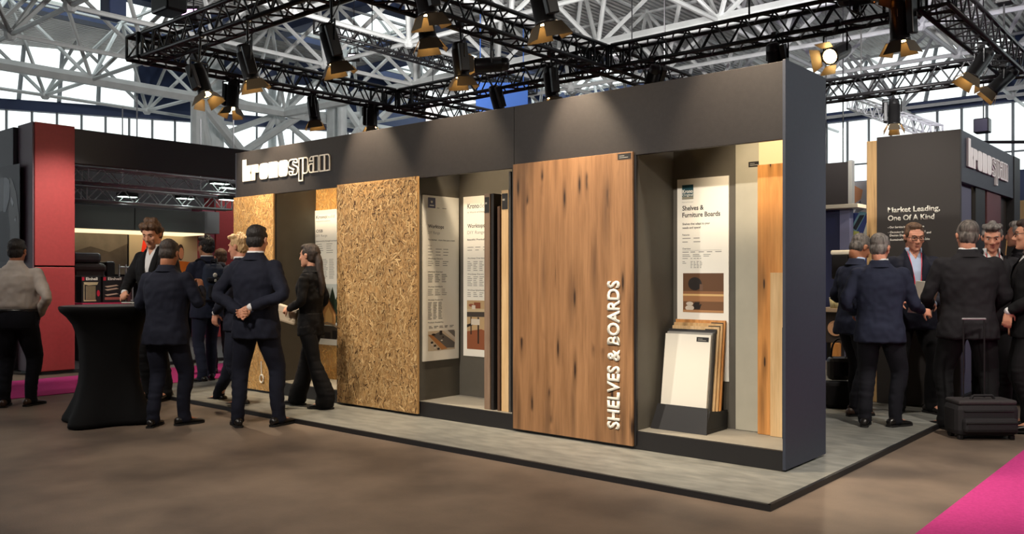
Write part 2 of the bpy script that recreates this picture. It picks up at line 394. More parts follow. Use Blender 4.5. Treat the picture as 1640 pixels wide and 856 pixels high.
def stage_lamp(pos, target, top, label, power=STAGE_W, col=WARM, size=60, k=1.0, on=True, sticker=False):
    """pos: centre of the housing; beam towards target; hangs from the truss point top"""
    pos, target, top = Vector(pos), Vector(target), Vector(top)
    q = (target-pos).to_track_quat('-Z', 'Y').to_matrix().to_4x4()
    t = thing('stage_lamp', label, 'lamp', top)
    M = Matrix.Translation(pos-top) @ q @ Matrix.Scale(k, 4)
    MB().lathe([(.02,.20),(.06,.195),(.075,.17),(.08,.12),(.08,.11),(.086,.11),(.086,-.17),(.092,-.175),(.092,-.195),(.085,-.2),(.078,-.2),(.078,-.185),(.01,-.185)], 20, M).build('housing', M_LB, t, True)
    b = MB(); 
    bm_ = MB().bev((.088,-.05,-.15), (.15,.05,.16), .01); b.add([M @ Vector(v) for v in bm_.v], bm_.f)
    b.build('ballast_box', M_LB, t)
    if sticker:
        MB().quad(*[M @ Vector(v) for v in ((.03,-.0815,.02),(-.03,-.0815,.02),(-.03,-.0815,.09),(.03,-.0815,.09))]).build('sticker', M_STK, t)
    MB().lathe([(.0,-.188),(.075,-.188),(.075,-.192),(.0,-.194)][0:0]+[(.005,-.188),(.074,-.188),(.06,-.198),(.005,-.203)], 18, M).build('lens', M_LENS if on else M_LB, t, True)
    for a in range(4):
        R_ = Matrix.Rotation(a*math.pi/2, 4, 'Z'); d = MB(); fl = .055 if a % 2 == 0 else .075; w0, w1 = (.085, .125) if a % 2 == 0 else (.06, .085)
        pts = [Vector((.093, -w0, -.2)), Vector((.093, w0, -.2)), Vector((.093+fl, w1, -.315)), Vector((.093+fl, -w1, -.315))]
        pts = [M @ R_ @ p for p in pts]; nn = (pts[1]-pts[0]).cross(pts[2]-pts[0]).normalized()*.0025
        d.add(pts+[p+nn for p in pts], [(0,1,2,3), (7,6,5,4), (0,4,5,1), (1,5,6,2), (2,6,7,3), (3,7,4,0)]).build('barn_door', M_DOOR, t)
    # yoke: U-bracket from the housing sides up to the clamp
    y = MB(); hx = M.to_3x3() @ Vector((1, 0, 0)); hx.z = 0; hx = hx.normalized() if hx.length > .1 else Vector((1, 0, 0)); c = pos-top; upz = Vector((0, 0, min(-.05, c.z+.2*k)))
    a0, a1 = c+hx*.16*k, c-hx*.1*k
    y.path([a0, Vector((a0.x, a0.y, upz.z)), Vector((a1.x, a1.y, upz.z)), a1], .010*k, n=6)
    y.build('yoke', M_LB, t)
    cl = MB(); cm = Vector(((a0.x+a1.x)/2, (a0.y+a1.y)/2, upz.z)); cl.tube(cm, (0, 0, -.01), .014, n=8); cl.lathe([(.02,-.035),(.042,-.03),(.042,.03),(.02,.035)], 12, frame((0,0,0), (0,1,0), (0,0,1))); cl.build('clamp', M_LB, t)
    cb = MB(); s0 = M @ Vector((0, .03, .2)); cb.path([s0, s0+Vector((.05,.02,.06)), Vector((.08,.05,-.12)), Vector((.06,.04,-.02))], .006, n=5); cb.build('power_cable', M_LB, t)
    if on:
        sp = spot('lamp_light', M @ Vector((0, 0, -.21)), M @ Vector((0, 0, -1)), power, col, size, .6, .05*k, t)
    return t
bz = TZ-.145
FT = YS[0]-.145    # front chord of the front truss
def hang(pxy, plane, val, dx=0): 
    return onY(*pxy, val) if plane == 'Y' else onX(*pxy, val)
# front truss
def lampY(px_, y_, Y, tgt, label, **kw):
    p = onY(px_, y_, Y); d = Vector(tgt); return stage_lamp(p, p+d, (p.x-d.x*.02, Y, bz), label, **kw)
def lampX(px_, y_, X, tgt, label, **kw):
    p = onX(px_, y_, X); d = Vector(tgt); return stage_lamp(p, p+d, (X, p.y-d.y*.02, bz), label, **kw)
lampY(396, 100, FT, (.1, .26, -1), 'black stage lamp hanging upright above the white logo, upper of two close lamps', power=STAGE_W*1.3)
lampY(322, 128, FT, (.42, .1, -1), 'black stage lamp tilted above the corner over the red pillar', power=STAGE_W)
lampY(530, 70, FT, (.12, .26, -1), 'large black stage lamp hanging above the first rough chipboard panel', power=STAGE_W*1.3)
for x_, lb_ in ((-5.55, 'black stage lamp on the front truss above the fascia seam'), (-2.75, 'black stage lamp on the front truss above the tall grey end panel')):
    stage_lamp((x_, FT, 3.9), (x_+.05, FT+.26, 2.9), (x_, FT, bz), lb_, power=STAGE_W*1.3)
lampY(866, -2, FT, (.1, .26, -1), 'stage lamp at the top edge with its flaps lit yellow', power=STAGE_W*1.2)
# side truss over the logo end
lampX(373, 152, XS[0], (.05, -.1, -1), 'black stage lamp hanging lower before the glazed wall, beside the red pillar side', power=STAGE_W*.8)
lampX(502, 174, XS[0], (.1, .1, -1), 'small black stage lamp just above the white logo letters', power=STAGE_W*.6)
lampX(596, 186, XS[0], (.1, -.1, -1), 'small black stage lamp half hidden by the fascia near the logo', power=STAGE_W*.6)
# truss over the booth centre
lampX(681, 32, XS[1], (.1, .12, -1), 'large black stage lamp hanging from the centre truss near the top edge', power=STAGE_W, k=1.1)
lampX(737, 96, XS[1], (.05, .1, -1), 'black stage lamp hanging from the centre truss beside the level lamp', power=STAGE_W*.8)
lampX(788, 104, XS[1]+.1, (-1, -.75, -.05), 'black stage lamp lying level pointing towards the logo', power=STAGE_W*.8)
lampX(882, 132, XS[1], (.05, .1, -1), 'black stage lamp dropping behind the fascia seam', power=STAGE_W*.6)
# truss behind the booth
lampY(795, 158, YS[1]-.17, (.1, .3, -1), 'dark stage lamp cut off by the fascia above the worktop posters', power=STAGE_W*.5)
lampY(1045, 126, YS[1]-.17, (-.6, .5, -.7), 'dark stage lamp leaning behind the fascia above the wood board', power=STAGE_W*.5)
lampY(1342, 84, YS[1]-.17, (-.12, -1, -.42), 'brightly lit stage lamp facing the aisle beside the tall grey end panel', power=STAGE_W*.8, size=100, k=1.05)
lampY(1440, 32, YS[1]-.17, (.02, .1, -1), 'black stage lamp with pale stickers hanging at the top above the second booth', power=STAGE_W, k=1.15, sticker=True)
lampY(1241, 96, YS[1]-.17, (0, .4, -1), 'dark stage lamp showing its back above the end of the fascia', power=STAGE_W*.4)
p = onY(1372, -4, YS[1]-.36); tl_ = stage_lamp(p, p+Vector((1, -.1, -.1)), (p.x, p.y, p.z-.12), 'dark stage lamp lying on the truss with an orange glowing front', on=False)
[c for c in kids(tl_) if c.name.startswith('lens')][0].data.materials[0] = mat('orange_lens', (255,150,60), .4, emit=(255,140,50), estr=2.5)
# rear truss and truss over the second booth
lampY(1432, 180, YS[2], (.03, -.1, -1), 'black stage lamp hanging before the far windows above the second booth', power=STAGE_W)
lampX(1570, 102, XS[2], (-.5, -.35, -.9), 'black stage lamp leaning under the corner truss, nearer of two', power=STAGE_W)
lampX(1607, 128, XS[2], (-.75, -.2, -.75), 'black stage lamp leaning under the corner truss, lower of two', power=STAGE_W)
# unseen fill spots, added to brighten booth fronts, end faces and floor
for x_, tx in ((-8.3, -8.6), (-5.6, -5.4), (-3.4, -3.0), (-1.0, -2.2)):
    spot('fill_spot', (x_, .6, 4.3), (tx, 5.7, 1.6), FRONT_W, NEUTRAL, 50, .8, .08)
for x_, y_, tx, ty, p_ in ((-2.2, 1.0, -3.2, 3.6, 1.1), (-5.4, 1.0, -6.0, 4.0, .9), (-8.3, 1.2, -8.6, 4.2, .3), (-.2, 6.3, -1.6, 7.2, 1.0), (1.2, 9.8, -2.1, 10.6, .7), (1.0, 5.0, -2.4, 6.0, .5)):
    spot('fill_spot', (x_, y_, 4.3), (tx, ty, 2.4 if x_ > .5 else 0), FRONT_W*p_, NEUTRAL, 75, .9, .08)
# unseen uplights: neutral ones added to brighten the roof, violet follows a purple glow
for x_, y_, tx, ty, p_, c_ in ((-6.7, 9.8, -13, 20, 2300, (1,.97,.94)), (-2.5, 9.9, -5, 20, 2300, (1,.97,.94)), (-10.9, 9.8, -22, 15, 1700, (1,.97,.94)), (-4, 13.9, -4, 22, 380, (.6,.5,1))):
    spot('unseen_uplight', (x_, y_, 4.75), (tx, ty, 9.5), p_, c_, 110, .9, .2)
# black floodlights and a loudspeaker hung high at the edge of the picture
def flood(px_, y_, d_, lab, sz=(.4,.25,.16), on=(255,215,235), e=6, tilt=-.6):
    p = atD(px_, y_, d_); t = thing('floodlight', lab, 'lamp', p)
    M = frame((0,0,0), RT, Vector((0,0,1)))
    R_ = M @ Matrix.Rotation(tilt, 4, 'X')
    b = MB().bev((-sz[0]/2,-sz[1]/2,-sz[2]/2), (sz[0]/2,sz[1]/2,sz[2]/2), .02); bb = MB(); bb.add([R_ @ Vector(v) for v in b.v], b.f); bb.build('housing', M_LB, t)
    if on: MB().quad(*[R_ @ Vector(v) for v in ((-sz[0]*.45,-sz[1]*.42,sz[2]/2+.004),(sz[0]*.45,-sz[1]*.42,sz[2]/2+.004),(sz[0]*.45,sz[1]*.1,sz[2]/2+.004),(-sz[0]*.45,sz[1]*.1,sz[2]/2+.004))]).build('lens', mat('flood_%d%d%d' % on, on, .3, emit=on, estr=e), t)
    MB().path([Vector((-sz[0]*.5,0,0)), Vector((-sz[0]*.5,0,.25)), Vector((sz[0]*.5,0,.25)), Vector((sz[0]*.5,0,0))], .014).tube((0,0,.25), (0,0,9.4-p.z), .01).build('bracket', M_LB, t)
    return t
flood(300, 24, 16, 'dark floodlight with a violet glowing face at the top of the roof', (.45,.3,.2), (250,190,250))
flood(567, 92, 23.5, 'dark floodlight with a pale strip hanging behind the lamps', (.32,.2,.16), (255,225,245), 5)
t = thing('loudspeaker', 'dark hanging loudspeaker at the top before the roof glazing', 'loudspeaker', atD(183, 4, 20))
MB().bev((-.28,-.2,-.38), (.2,.2,.5), .03).build('cabinet', M_NAVY, t); MB().bev((-.34,-.18,-.36), (-.285,.2,.48), .02).build('side_panel', M_MULL, t); MB().tube((0,0,.5), (0,0,2.5), .015).build('hanging_cable', M_TR, t)
t = thing('chain_hoist', 'big black chain hoist box hanging at the top edge', 'hoist', atD(271, 2, 15))
MB().bev((-.28,-.2,-.22), (.28,.2,.4), .04).build('motor_box', M_LB, t); MB().tube((0,0,.4), (0,0,3), .015).build('chain', M_TR, t)
t = thing('chain_hoist', 'black chain hoist hanging above the corner truss', 'hoist', atD(1608, -5, 11.5))
MB().bev((-.11,-.12,-.1), (.11,.12,.5), .03).build('motor_box', M_LB, t); MB().tube((0,0,.5), (0,0,2.6), .012).tube((0,0,-.1), (0,0,-.45), .012).build('chain', M_TR, t)
M_BLUEB = mat('blue_banner', (46,92,170), .7); M_STRIPE = mat('banner_red', (196,60,66), .7); M_WB = mat('banner_white', (228,226,226), .7)
a, b_ = atD(762, 165, 19), atD(840, 205, 19)
o = MB().bev((-.02, 0, 0), (.02, 1.15, 1.0), .01).tube((0,.1,1), (0,.1,4.5), .01).tube((0,1.05,1), (0,1.05,4.5), .01).build('hanging_banner', M_BLUEB); o.location = (a.x, a.y, b_.z); o.rotation_euler = (0, 0, -.86); tag(o, 'plain blue hanging banner just above the fascia', 'banner')
t = thing('hanging_banner', 'red and white striped hanging banner above the fascia', 'banner', (atD(682, 178, 20).x, atD(682, 178, 20).y, atD(682, 205, 20).z), -.86)
MB().bev((-.02, 0, 0), (.02, .32, .62), .005).build('cloth', M_WB, t); MB().tube((0,.16,.62), (0,.16,4.4), .01).build('hanging_cable', M_TR, t)
for q in range(3): MB().bev((-.024, .02+q*.1, 0), (-.02, .07+q*.1, .3), .001).build('stripe', M_STRIPE, t)
MB().bev((-.024, 0, .34), (-.02, .32, .62), .001).build('stripe', M_STRIPE, t)
# ================================================================== the dark booth
M_CHAR = mat('charcoal_panel', (44,41,41), .55, var=.06, scale=30, bump=.08, bscale=220, spec=.35)
M_CHARB = mat('charcoal_end_panel', (54,59,72), .5, var=.05, scale=30, bump=.08, bscale=220, spec=.4)
M_NICHE = mat('warm_grey_wall', (88,84,76), .7, var=.05, scale=6, bump=.04)
M_NFLOOR = mat('niche_floor', (140,136,126), .6, var=.06, scale=6)
M_PAPER = mat('poster_paper', (248,245,234), .5, spec=.3)
M_WHITE = mat('white_board', (232,228,216), .35)
M_INK = mat('ink', (28,27,28), .6); M_GREYINK = mat('grey_ink', (150,148,142), .6); M_MIDINK = mat('mid_ink', (100,98,96), .6)
M_CREAM = mat('cream_letters', (252,246,232), .4)
M_LETEDGE = mat('letter_edge', (176,140,80), .5)
def wood(name, a, b, plank=.2, sc=1.0, knots=1.0, axis='Z', rough=.45, dark=(48,30,18)):
    """planks running along Z (local), with grain streaks, knots and fine cracks"""
    m = bpy.data.materials.new(name); m.use_nodes = True; MATS[name] = m; nt = m.node_tree; N, L = nt.nodes, nt.links; bs = N['Principled BSDF']
    bs.inputs['Roughness'].default_value = rough
    tc = N.new('ShaderNodeTexCoord')
    def mp(s, loc=(0,0,0)):
        q = N.new('ShaderNodeMapping'); q.inputs['Scale'].default_value = s; q.inputs['Location'].default_value = loc; L.new(tc.outputs['Object'], q.inputs[0]); return q.outputs[0]
    def noise_(vec, s, d=4, r=.55):
        q = N.new('ShaderNodeTexNoise'); q.inputs['Scale'].default_value = s; q.inputs['Detail'].default_value = d; q.inputs['Roughness'].default_value = r; L.new(vec, q.inputs['Vector']); return q.outputs['Fac']
    def ramp(v, stops):
        q = N.new('ShaderNodeValToRGB'); L.new(v, q.inputs[0]); e = q.color_ramp.elements
        while len(e) < len(stops): e.new(.5)
        for el, (p, c) in zip(e, stops): el.position = p; el.color = (*c, 1)
        return q.outputs[0]
    def mix(f, x, y, mode='MIX'):
        q = N.new('ShaderNodeMix'); q.data_type = 'RGBA'; q.blend_type = mode
        if isinstance(f, float): q.inputs[0].default_value = f
        else: L.new(f, q.inputs[0])
        L.new(x, q.inputs[6]); L.new(y, q.inputs[7]) if not isinstance(y, tuple) else setattr(q.inputs[7], 'default_value', (*y, 1)); return q.outputs[2]
    A, B, D = lin(a), lin(b), lin(dark)
    g = noise_(mp((9*sc, 9*sc, .55*sc)), 2.2, 8, .62)
    base = ramp(g, [(.30, B), (.62, A)])
    fine = noise_(mp((90*sc, 90*sc, 2.2*sc)), 1.6, 4, .6)
    fr = ramp(fine, [(.35, (.72,.70,.68)), (.6, (1,1,1))])
    col = mix(.55, base, fr, 'MULTIPLY')
    # plank to plank difference and joints
    sx = N.new('ShaderNodeSeparateXYZ'); L.new(tc.outputs['Object'], sx.inputs[0])
    dv = N.new('ShaderNodeMath'); dv.operation = 'DIVIDE'; L.new(sx.outputs['X'], dv.inputs[0]); dv.inputs[1].default_value = plank
    fl = N.new('ShaderNodeMath'); fl.operation = 'FLOOR'; L.new(dv.outputs[0], fl.inputs[0])
    wn = N.new('ShaderNodeTexWhiteNoise'); wn.noise_dimensions = '1D'; L.new(fl.outputs[0], wn.inputs['W'])
    pr = ramp(wn.outputs['Value'], [(0, (.80,.78,.76)), (1, (1.0,1.0,1.0))])
    col = mix(.8, col, pr, 'MULTIPLY')
    if knots:
        cmb = N.new('ShaderNodeCombineXYZ'); L.new(sx.outputs['X'], cmb.inputs[0]); L.new(sx.outputs['Z'], cmb.inputs[1])
        def vor(s, l):
            q = N.new('ShaderNodeMapping'); q.inputs['Scale'].default_value = s; q.inputs['Location'].default_value = l; L.new(cmb.outputs[0], q.inputs[0])
            v_ = N.new('ShaderNodeTexVoronoi'); v_.voronoi_dimensions = '2D'; v_.inputs['Scale'].default_value = 1; L.new(q.outputs[0], v_.inputs['Vector']); return v_
        vo = vor((6.2, 1.0, 1), (3.3, .4, 0))
        kn = ramp(vo.outputs['Distance'], [(.03, (1,1,1)), (.09*knots, (0,0,0))])
        vo2 = vor((6.0, .62, 1), (1.3, 2.4, 0))
        ha = ramp(vo2.outputs['Distance'], [(.0, (1,1,1)), (.24, (0,0,0))])
        st = ramp(noise_(mp((26, 26, .9)), 1.5, 5, .5), [(.60, (0,0,0)), (.70, (1,1,1))])
        patch = ramp(noise_(mp((3, 3, 1.0), (5,0,0)), 1.3, 2), [(.5, (0,0,0)), (.64, (1,1,1))])
        col = mix(mix(1.0, st, patch, 'MULTIPLY'), col, mix(.8, col, D))
        col = mix(ha, col, mix(.55, col, D))
        km = ramp(noise_(mp((2.3, 2.3, 1.7), (9,0,4)), 1.6, 2), [(.42, (0,0,0)), (.50, (1,1,1))])
        au = ramp(vo.outputs['Distance'], [(.0, (1,1,1)), (.2, (0,0,0))]); col = mix(mix(1.0, au, km, 'MULTIPLY'), col, mix(.6, col, D))
        col = mix(mix(1.0, kn, km, 'MULTIPLY'), col, D)
    L.new(col, bs.inputs['Base Color'])
    bp = N.new('ShaderNodeBump'); bp.inputs['Strength'].default_value = .12; bp.inputs['Distance'].default_value = .004; L.new(fine, bp.inputs['Height']); L.new(bp.outputs[0], bs.inputs['Normal'])
    return m
M_OAK = wood('rustic_oak', (166,124,86), (132,95,62), .21)
M_OAKL = wood('light_oak', (232,200,152), (212,172,120), .3, knots=0)
M_OAKO = wood('orange_oak', (228,164,94), (196,130,66), .4, knots=.5)
M_PINE = wood('pale_pine', (226,190,136), (206,160,104), .5, knots=.4)
M_WALN = wood('walnut_edge', (156,132,112), (124,100,82), .4, knots=0)
# ---- chipboard with pressed strands (real strand faces, colours by an attribute)
M_OSB = bpy.data.materials.new('strand_board'); M_OSB.use_nodes = True
_n = M_OSB.node_tree; _a = _n.nodes.new('ShaderNodeAttribute'); _a.attribute_name = 'Col'
_n.links.new(_a.outputs['Color'], _n.nodes['Principled BSDF'].inputs['Base Color']); _n.nodes['Principled BSDF'].inputs['Roughness'].default_value = .55
OSB_COL = [(206,162,104), (188,144,88), (222,182,124), (172,126,74), (198,152,94), (150,106,60), (230,196,142), (182,136,82)]
def osb(name, x0, x1, z0, z1, yf, th, parent=None, n=1800, pal=OSB_COL, dark=.05, seed=1):
    rnd = random.Random(seed); vs, fs, cols = [], [], []
    def face(p, c):
        o = len(vs); vs.extend(p); fs.append(tuple(range(o, o+len(p)))); cols.append(c)
    b = MB().bb((x0, yf, z0), (x1, yf+th, z1))
    for f in b.f: face([b.v[i] for i in f], (190,148,94))
    for i in range(n):
        L_, w_ = rnd.uniform(.03, .10), rnd.uniform(.003, .015); a = rnd.gauss(math.pi/2, .75) if rnd.random() < .75 else rnd.uniform(0, math.pi)
        c = pal[rnd.randrange(len(pal))]; k = rnd.uniform(.9, 1.08); c = tuple(min(255, v*k) for v in c)
        if rnd.random() < dark: c = (70,44,24); w_ = rnd.uniform(.003, .009); L_ *= .7
        cx, cz = rnd.uniform(x0, x1), rnd.uniform(z0, z1); ca, sa = math.cos(a), math.sin(a)
        P = [(-L_/2, -w_*.3), (-L_*.42, -w_/2), (L_*.45, -w_/2), (L_/2, w_*.2), (L_*.4, w_/2), (-L_*.46, w_/2)]
        y = yf-.0003-i*6e-7
        pts = [(min(x1, max(x0, cx+u*ca-v*sa)), y, min(z1, max(z0, cz+u*sa+v*ca))) for u, v in P]
        face(pts, c)
    me = bpy.data.meshes.new(name); me.from_pydata(vs, [], fs); me.materials.append(M_OSB)
    at = me.color_attributes.new('Col', 'FLOAT_COLOR', 'CORNER'); arr = []
    for f, c in zip(me.polygons, cols): arr += [*lin(c), 1.0]*f.loop_total
    at.data.foreach_set('color', arr); me.update()
    o = bpy.data.objects.new(name, me); C.objects.link(o)
    if parent: o.parent = parent
    return o
# ---- shell
BX0, BX1, BY, BYB = -9.2, -2.395, 5.676, 6.26
booth = thing('exhibition_booth', 'long dark booth with charcoal fascia, white logo letters and three lit niches', 'booth', (0,0,0))
JX = -4.835
MB().bev((BX0, BY, 2.32), (JX-.002, BY+.04, 2.855), .002).build('fascia_panel', M_CHAR, booth)
MB().bev((JX+.002, BY, 2.32), (BX1-.02, BY+.04, 2.855), .002).build('fascia_panel', M_CHAR, booth)
MB().bev((BX1-.022, BY-.012, .055), (BX1, 6.40, 2.862), .002).build('end_panel', M_CHARB, booth)
MB().bev((BX0-.02, BY, .055), (BX0, 6.40, 2.855), .002).build('end_panel', M_CHARB, booth)
MB().bb((BX0, BYB, .18), (BX1-.022, BYB+.1, 2.8)).build('back_wall', M_NICHE, booth)
MB().bb((BX0, BY+.002, .045), (BX1-.022, BY+.03, .18)).build('plinth', M_BLACK, booth)
MB().bb((BX0, BY+.03, .045), (BX1-.022, BYB, .182)).build('niche_floor', M_NFLOOR, booth)
MB().bb((BX0+.1, BY+.1, .04), (BX1-.1, BYB, .06)).build('foot', M_BLACK, booth)
for x0, x1 in ((BX0, -8.40), (-7.26, -6.055), (-4.84, -3.605)):
    MB().bb((x0, BY+.012, .182), (x1, BYB, 2.6)).build('niche_side_wall', M_NICHE, booth)
    MB().bb((x0-.006, BY-.012, .075), (x1+.018, BY+.010, 2.318)).build('backing_frame', M_BLACK, booth)
# ---- logo letters
def rr(x0, y0, x1, y1, r, n=5):
    """rounded rectangle, r = (bl, br, tr, tl)"""
    P = []
    for (cx, cy, a0), q in zip(((x0, y0, 180), (x1, y0, 270), (x1, y1, 0), (x0, y1, 90)), r):
        if q == 0: P.append((cx, cy)); continue
        ox = cx+(q if cx == x0 else -q); oy = cy+(q if cy == y0 else -q)
        for i in range(n+1):
            a = math.radians(a0+90*i/n); P.append((ox+q*math.cos(a), oy+q*math.sin(a)))
    return P
def ribbon(mb, P, w_, M, th):
    n = len(P); P = [Vector(p) for p in P]; inn = []
    for i in range(n):
        a, b, c = P[i-1], P[i], P[(i+1) % n]; d0, d1 = (b-a).normalized(), (c-b).normalized()
        n0, n1 = Vector((-d0.y, d0.x)), Vector((-d1.y, d1.x)); m_ = (n0+n1); m_ = m_/max(.35, m_.length**2/2) if m_.length > 1e-4 else n0
        inn.append(b+m_*w_)
    for i in range(n):
        j = (i+1) % n; mb.prism([P[i], P[j], inn[j], inn[i]], M, th)
def logo(parent, M, s, th=.02, m=M_CREAM):
    """white block letters; the second half of the word in outline; s = x-height"""
    x = 0; S = Matrix.Scale(s, 4); T = lambda dx: M @ S @ Matrix.Translation((dx, 0, 0)); h = th/s
    def solid(polys, dx):
        mb = MB()
        for p in polys: mb.prism(p, T(dx), h)
        mb.build('letter', m, parent)
    def outl(polys, dx):
        mb = MB()
        for p in polys: ribbon(mb, p, .075, T(dx), h)
        mb.build('letter', m, parent)
    solid([[(0,0),(.47,0),(.47,1.4),(0,1.4)], [(.49,0),(.97,0),(.97,.36),(.86,.5),(.97,.64),(.97,1),(.49,1)]], 0)
    solid([[(0,0),(.44,0),(.44,1),(0,1)], rr(.46,.47,.84,1,(0,0,.2,0))], 1.03)
    solid([rr(0,0,.47,1,(.24,0,0,.24)), rr(.49,0,.96,1,(0,.24,.24,0))], 1.93)
    solid([[(0,0),(.49,0),(.49,1),(0,1)], rr(.51,0,1.0,1,(0,0,.22,0))], 2.96)
    solid([rr(0,0,.47,1,(.24,0,0,.24)), rr(.49,0,.96,1,(0,.24,.24,0))], 4.02)
    s_ = [(.2,0),(.76,0),(.9,.06),(.98,.2),(.98,.42),(.9,.52),(.5,.68),(.5,.78),(.56,.8),(.62,.72),(.96,.72),(.96,.82),(.9,.94),(.76,1),(.22,1),(.08,.94),(0,.82),(0,.58),(.08,.48),(.48,.32),(.48,.22),(.44,.18),(.38,.28),(.02,.28),(.02,.18),(.08,.06)]
    outl([s_], 5.04)
    outl([[(0,-.42),(.44,-.42),(.44,1),(0,1)], rr(.44,0,.96,1,(0,.24,.24,0))], 6.08)
    outl([rr(0,0,.46,.58,(.2,0,0,.2)), rr(.46,0,.98,1,(0,0,.1,0)), [(.06,.68),(.46,.68),(.46,1),(.24,1),(.1,.9)]], 7.08)
    outl([[(0,0),(.49,0),(.49,1),(0,1)], rr(.49,0,1.0,1,(0,0,.24,0))], 8.12)
    return 9.12
a = onY(389.5, 291.5, BY); b_ = onY(529.5, 276, BY)
LS = (b_.x-a.x)/9.12
logo(booth, frame((a.x, BY-.001, a.z), (1,0,0), (0,0,1)), LS, .010)
# ---- large panels on the front
PZ0, PZ1 = .068, 2.345
o = osb('chipboard_panel', BX0-.002, -8.385, PZ0, 2.318, BY-.034, .02, n=4200, seed=3, pal=[(222,176,108), (208,160,92), (232,192,128), (198,148,84), (216,168,100), (226,184,118)], dark=.015)
tag(o, 'narrow pale chipboard panel below the logo at the far end of the booth', 'panel')
xa, xb = onY(541, 400, BY-.03).x, onY(669.5, 400, BY-.03).x
o = osb('chipboard_panel', xa, xb, PZ0, 2.335, BY-.036, .022, n=9500, seed=5, pal=[(188,152,102), (178,142,94), (198,164,114), (168,132,86), (184,148,98), (156,120,76), (206,174,124), (174,138,90)], dark=.14)
tag(o, 'wide rough chipboard panel with dark strands between the poster niches', 'panel')
xw0, xw1 = onY(822, 400, BY-.03).x, onY(1013.5, 400, BY-.03).x
wp = thing('wood_panel', 'tall rustic oak board lettered in white up its edge', 'panel', ((xw0+xw1)/2, BY-.034, PZ0))
hw = (xw1-xw0)/2
MB().bev((-hw, 0, 0), (hw, .022, PZ1-PZ0), .002).build('board', M_OAK, wp)
t0, t1 = onY(983, 687, BY-.034), onY(983, 450, BY-.034); cap = onY(992.5, 560, BY-.034).x-onY(974.5, 560, BY-.034).x
o = text('lettering', 'SHELVES & BOARDS', frame((onY(992.5, 560, BY-.034).x-wp.location.x, -.002, t0.z-PZ0), (0,0,1), (-1,0,0)), cap, M_WHITE, wp, bold=.03, ext=.012, width=t1.z-t0.z, space=1.02)
def sticker(parent, M, w_, h_, lines=2, name='label_tag'):
    mb = MB(); mb.prism([(0,0),(w_,0),(w_,h_),(0,h_)], M, .0012); o = mb.build(name, M_INK, parent); o['label'] = 'small black label tag'
    mb = MB()
    for i in range(lines): mb.prism([(w_*.12, h_*(.55-.3*i)), (w_*(.5+.3*(i % 2)), h_*(.55-.3*i)), (w_*(.5+.3*(i % 2)), h_*(.67-.3*i)), (w_*.12, h_*(.67-.3*i))], M @ Matrix.Translation((0,0,.0012)), .0004)
    mb.build('tag_print', M_GREYINK, o); return o
sticker(wp, frame((hw-.135, -.0005, PZ1-PZ0-.055), (1,0,0), (0,0,1)), .12, .045)
# ---- posters
def poster(label, M, W, H, items, photo=None, name='poster'):
    """M maps (x right, y up from the bottom left, z out of the wall)"""
    t = thing(name, label, 'poster', M.translation); Ml = Matrix.Translation(-M.translation) @ M
    bd_ = MB().bev((0,0,-.012), (W,H,0), .0015); q = MB(); q.add([Ml @ Vector(v) for v in bd_.v], bd_.f); q.build('board', M_PAPER, t)
    def fp(): return MB()
    for it in items:
        k = it[0]
        if k == 'T':
            _, s, x, y, h, m, bold, wd = it; text('printed_text', s, Ml @ Matrix.Translation((x*W, (1-y)*H, .0008)), h*H, m, t, bold=bold, width=None if wd is None else wd*W)
        elif k == 'L':     # rows of tiny print: x, y, width, number of rows, pitch, columns
            _, x, y, wd, n, pitch, cols, h = it; rnd = random.Random(int(x*100+y*1000)); fine = fp()
            for i in range(n):
                for c in range(cols):
                    xx = x+wd*c/cols; ww = wd/cols*rnd.uniform(.45, .8); yy = 1-(y+i*pitch)
                    fine.prism([(xx*W, yy*H), ((xx+ww)*W, yy*H), ((xx+ww)*W, (yy+h)*H), (xx*W, (yy+h)*H)], Ml @ Matrix.Translation((0,0,.0006)), .0003)
            fine.build('fine_print', M_GREYINK, t)
        elif k == 'R':     # thin rule
            _, x, y, wd, h = it; yy = 1-y; fp().prism([(x*W, yy*H), ((x+wd)*W, yy*H), ((x+wd)*W, (yy+h)*H), (x*W, (yy+h)*H)], Ml @ Matrix.Translation((0,0,.0006)), .0003).build('rule_line', M_GREYINK, t)
    if photo:
        (x0, y0, x1, y1), shapes = photo; pm = MB(); ms = []; w_, h_ = (x1-x0)*W, (y1-y0)*H
        for i, (m, polys) in enumerate(shapes):
            if m not in ms: ms.append(m)
            pm.cur = ms.index(m)
            for p in polys: pm.prism([(x0*W+u*w_, (1-y1)*H+v*h_) for u, v in p], Ml @ Matrix.Translation((0,0,.0003+.0003*i)), .0003)
        pm.build('printed_photo', ms, t)
    return t
R4 = lambda x0, y0, x1, y1: [(x0,y0),(x1,y0),(x1,y1),(x0,y1)]
def circ(cx, cy, rx, ry, n=18): return [(cx+rx*math.cos(2*math.pi*i/n), cy+ry*math.sin(2*math.pi*i/n)) for i in range(n)]
pmat = lambda c: mat('print_%d_%d_%d' % c, c, .5)
def onback(x0, y0, x1, y1, Y):
    a, b = onY(x0, (y0), Y), onY(x1, y1, Y); return a, b
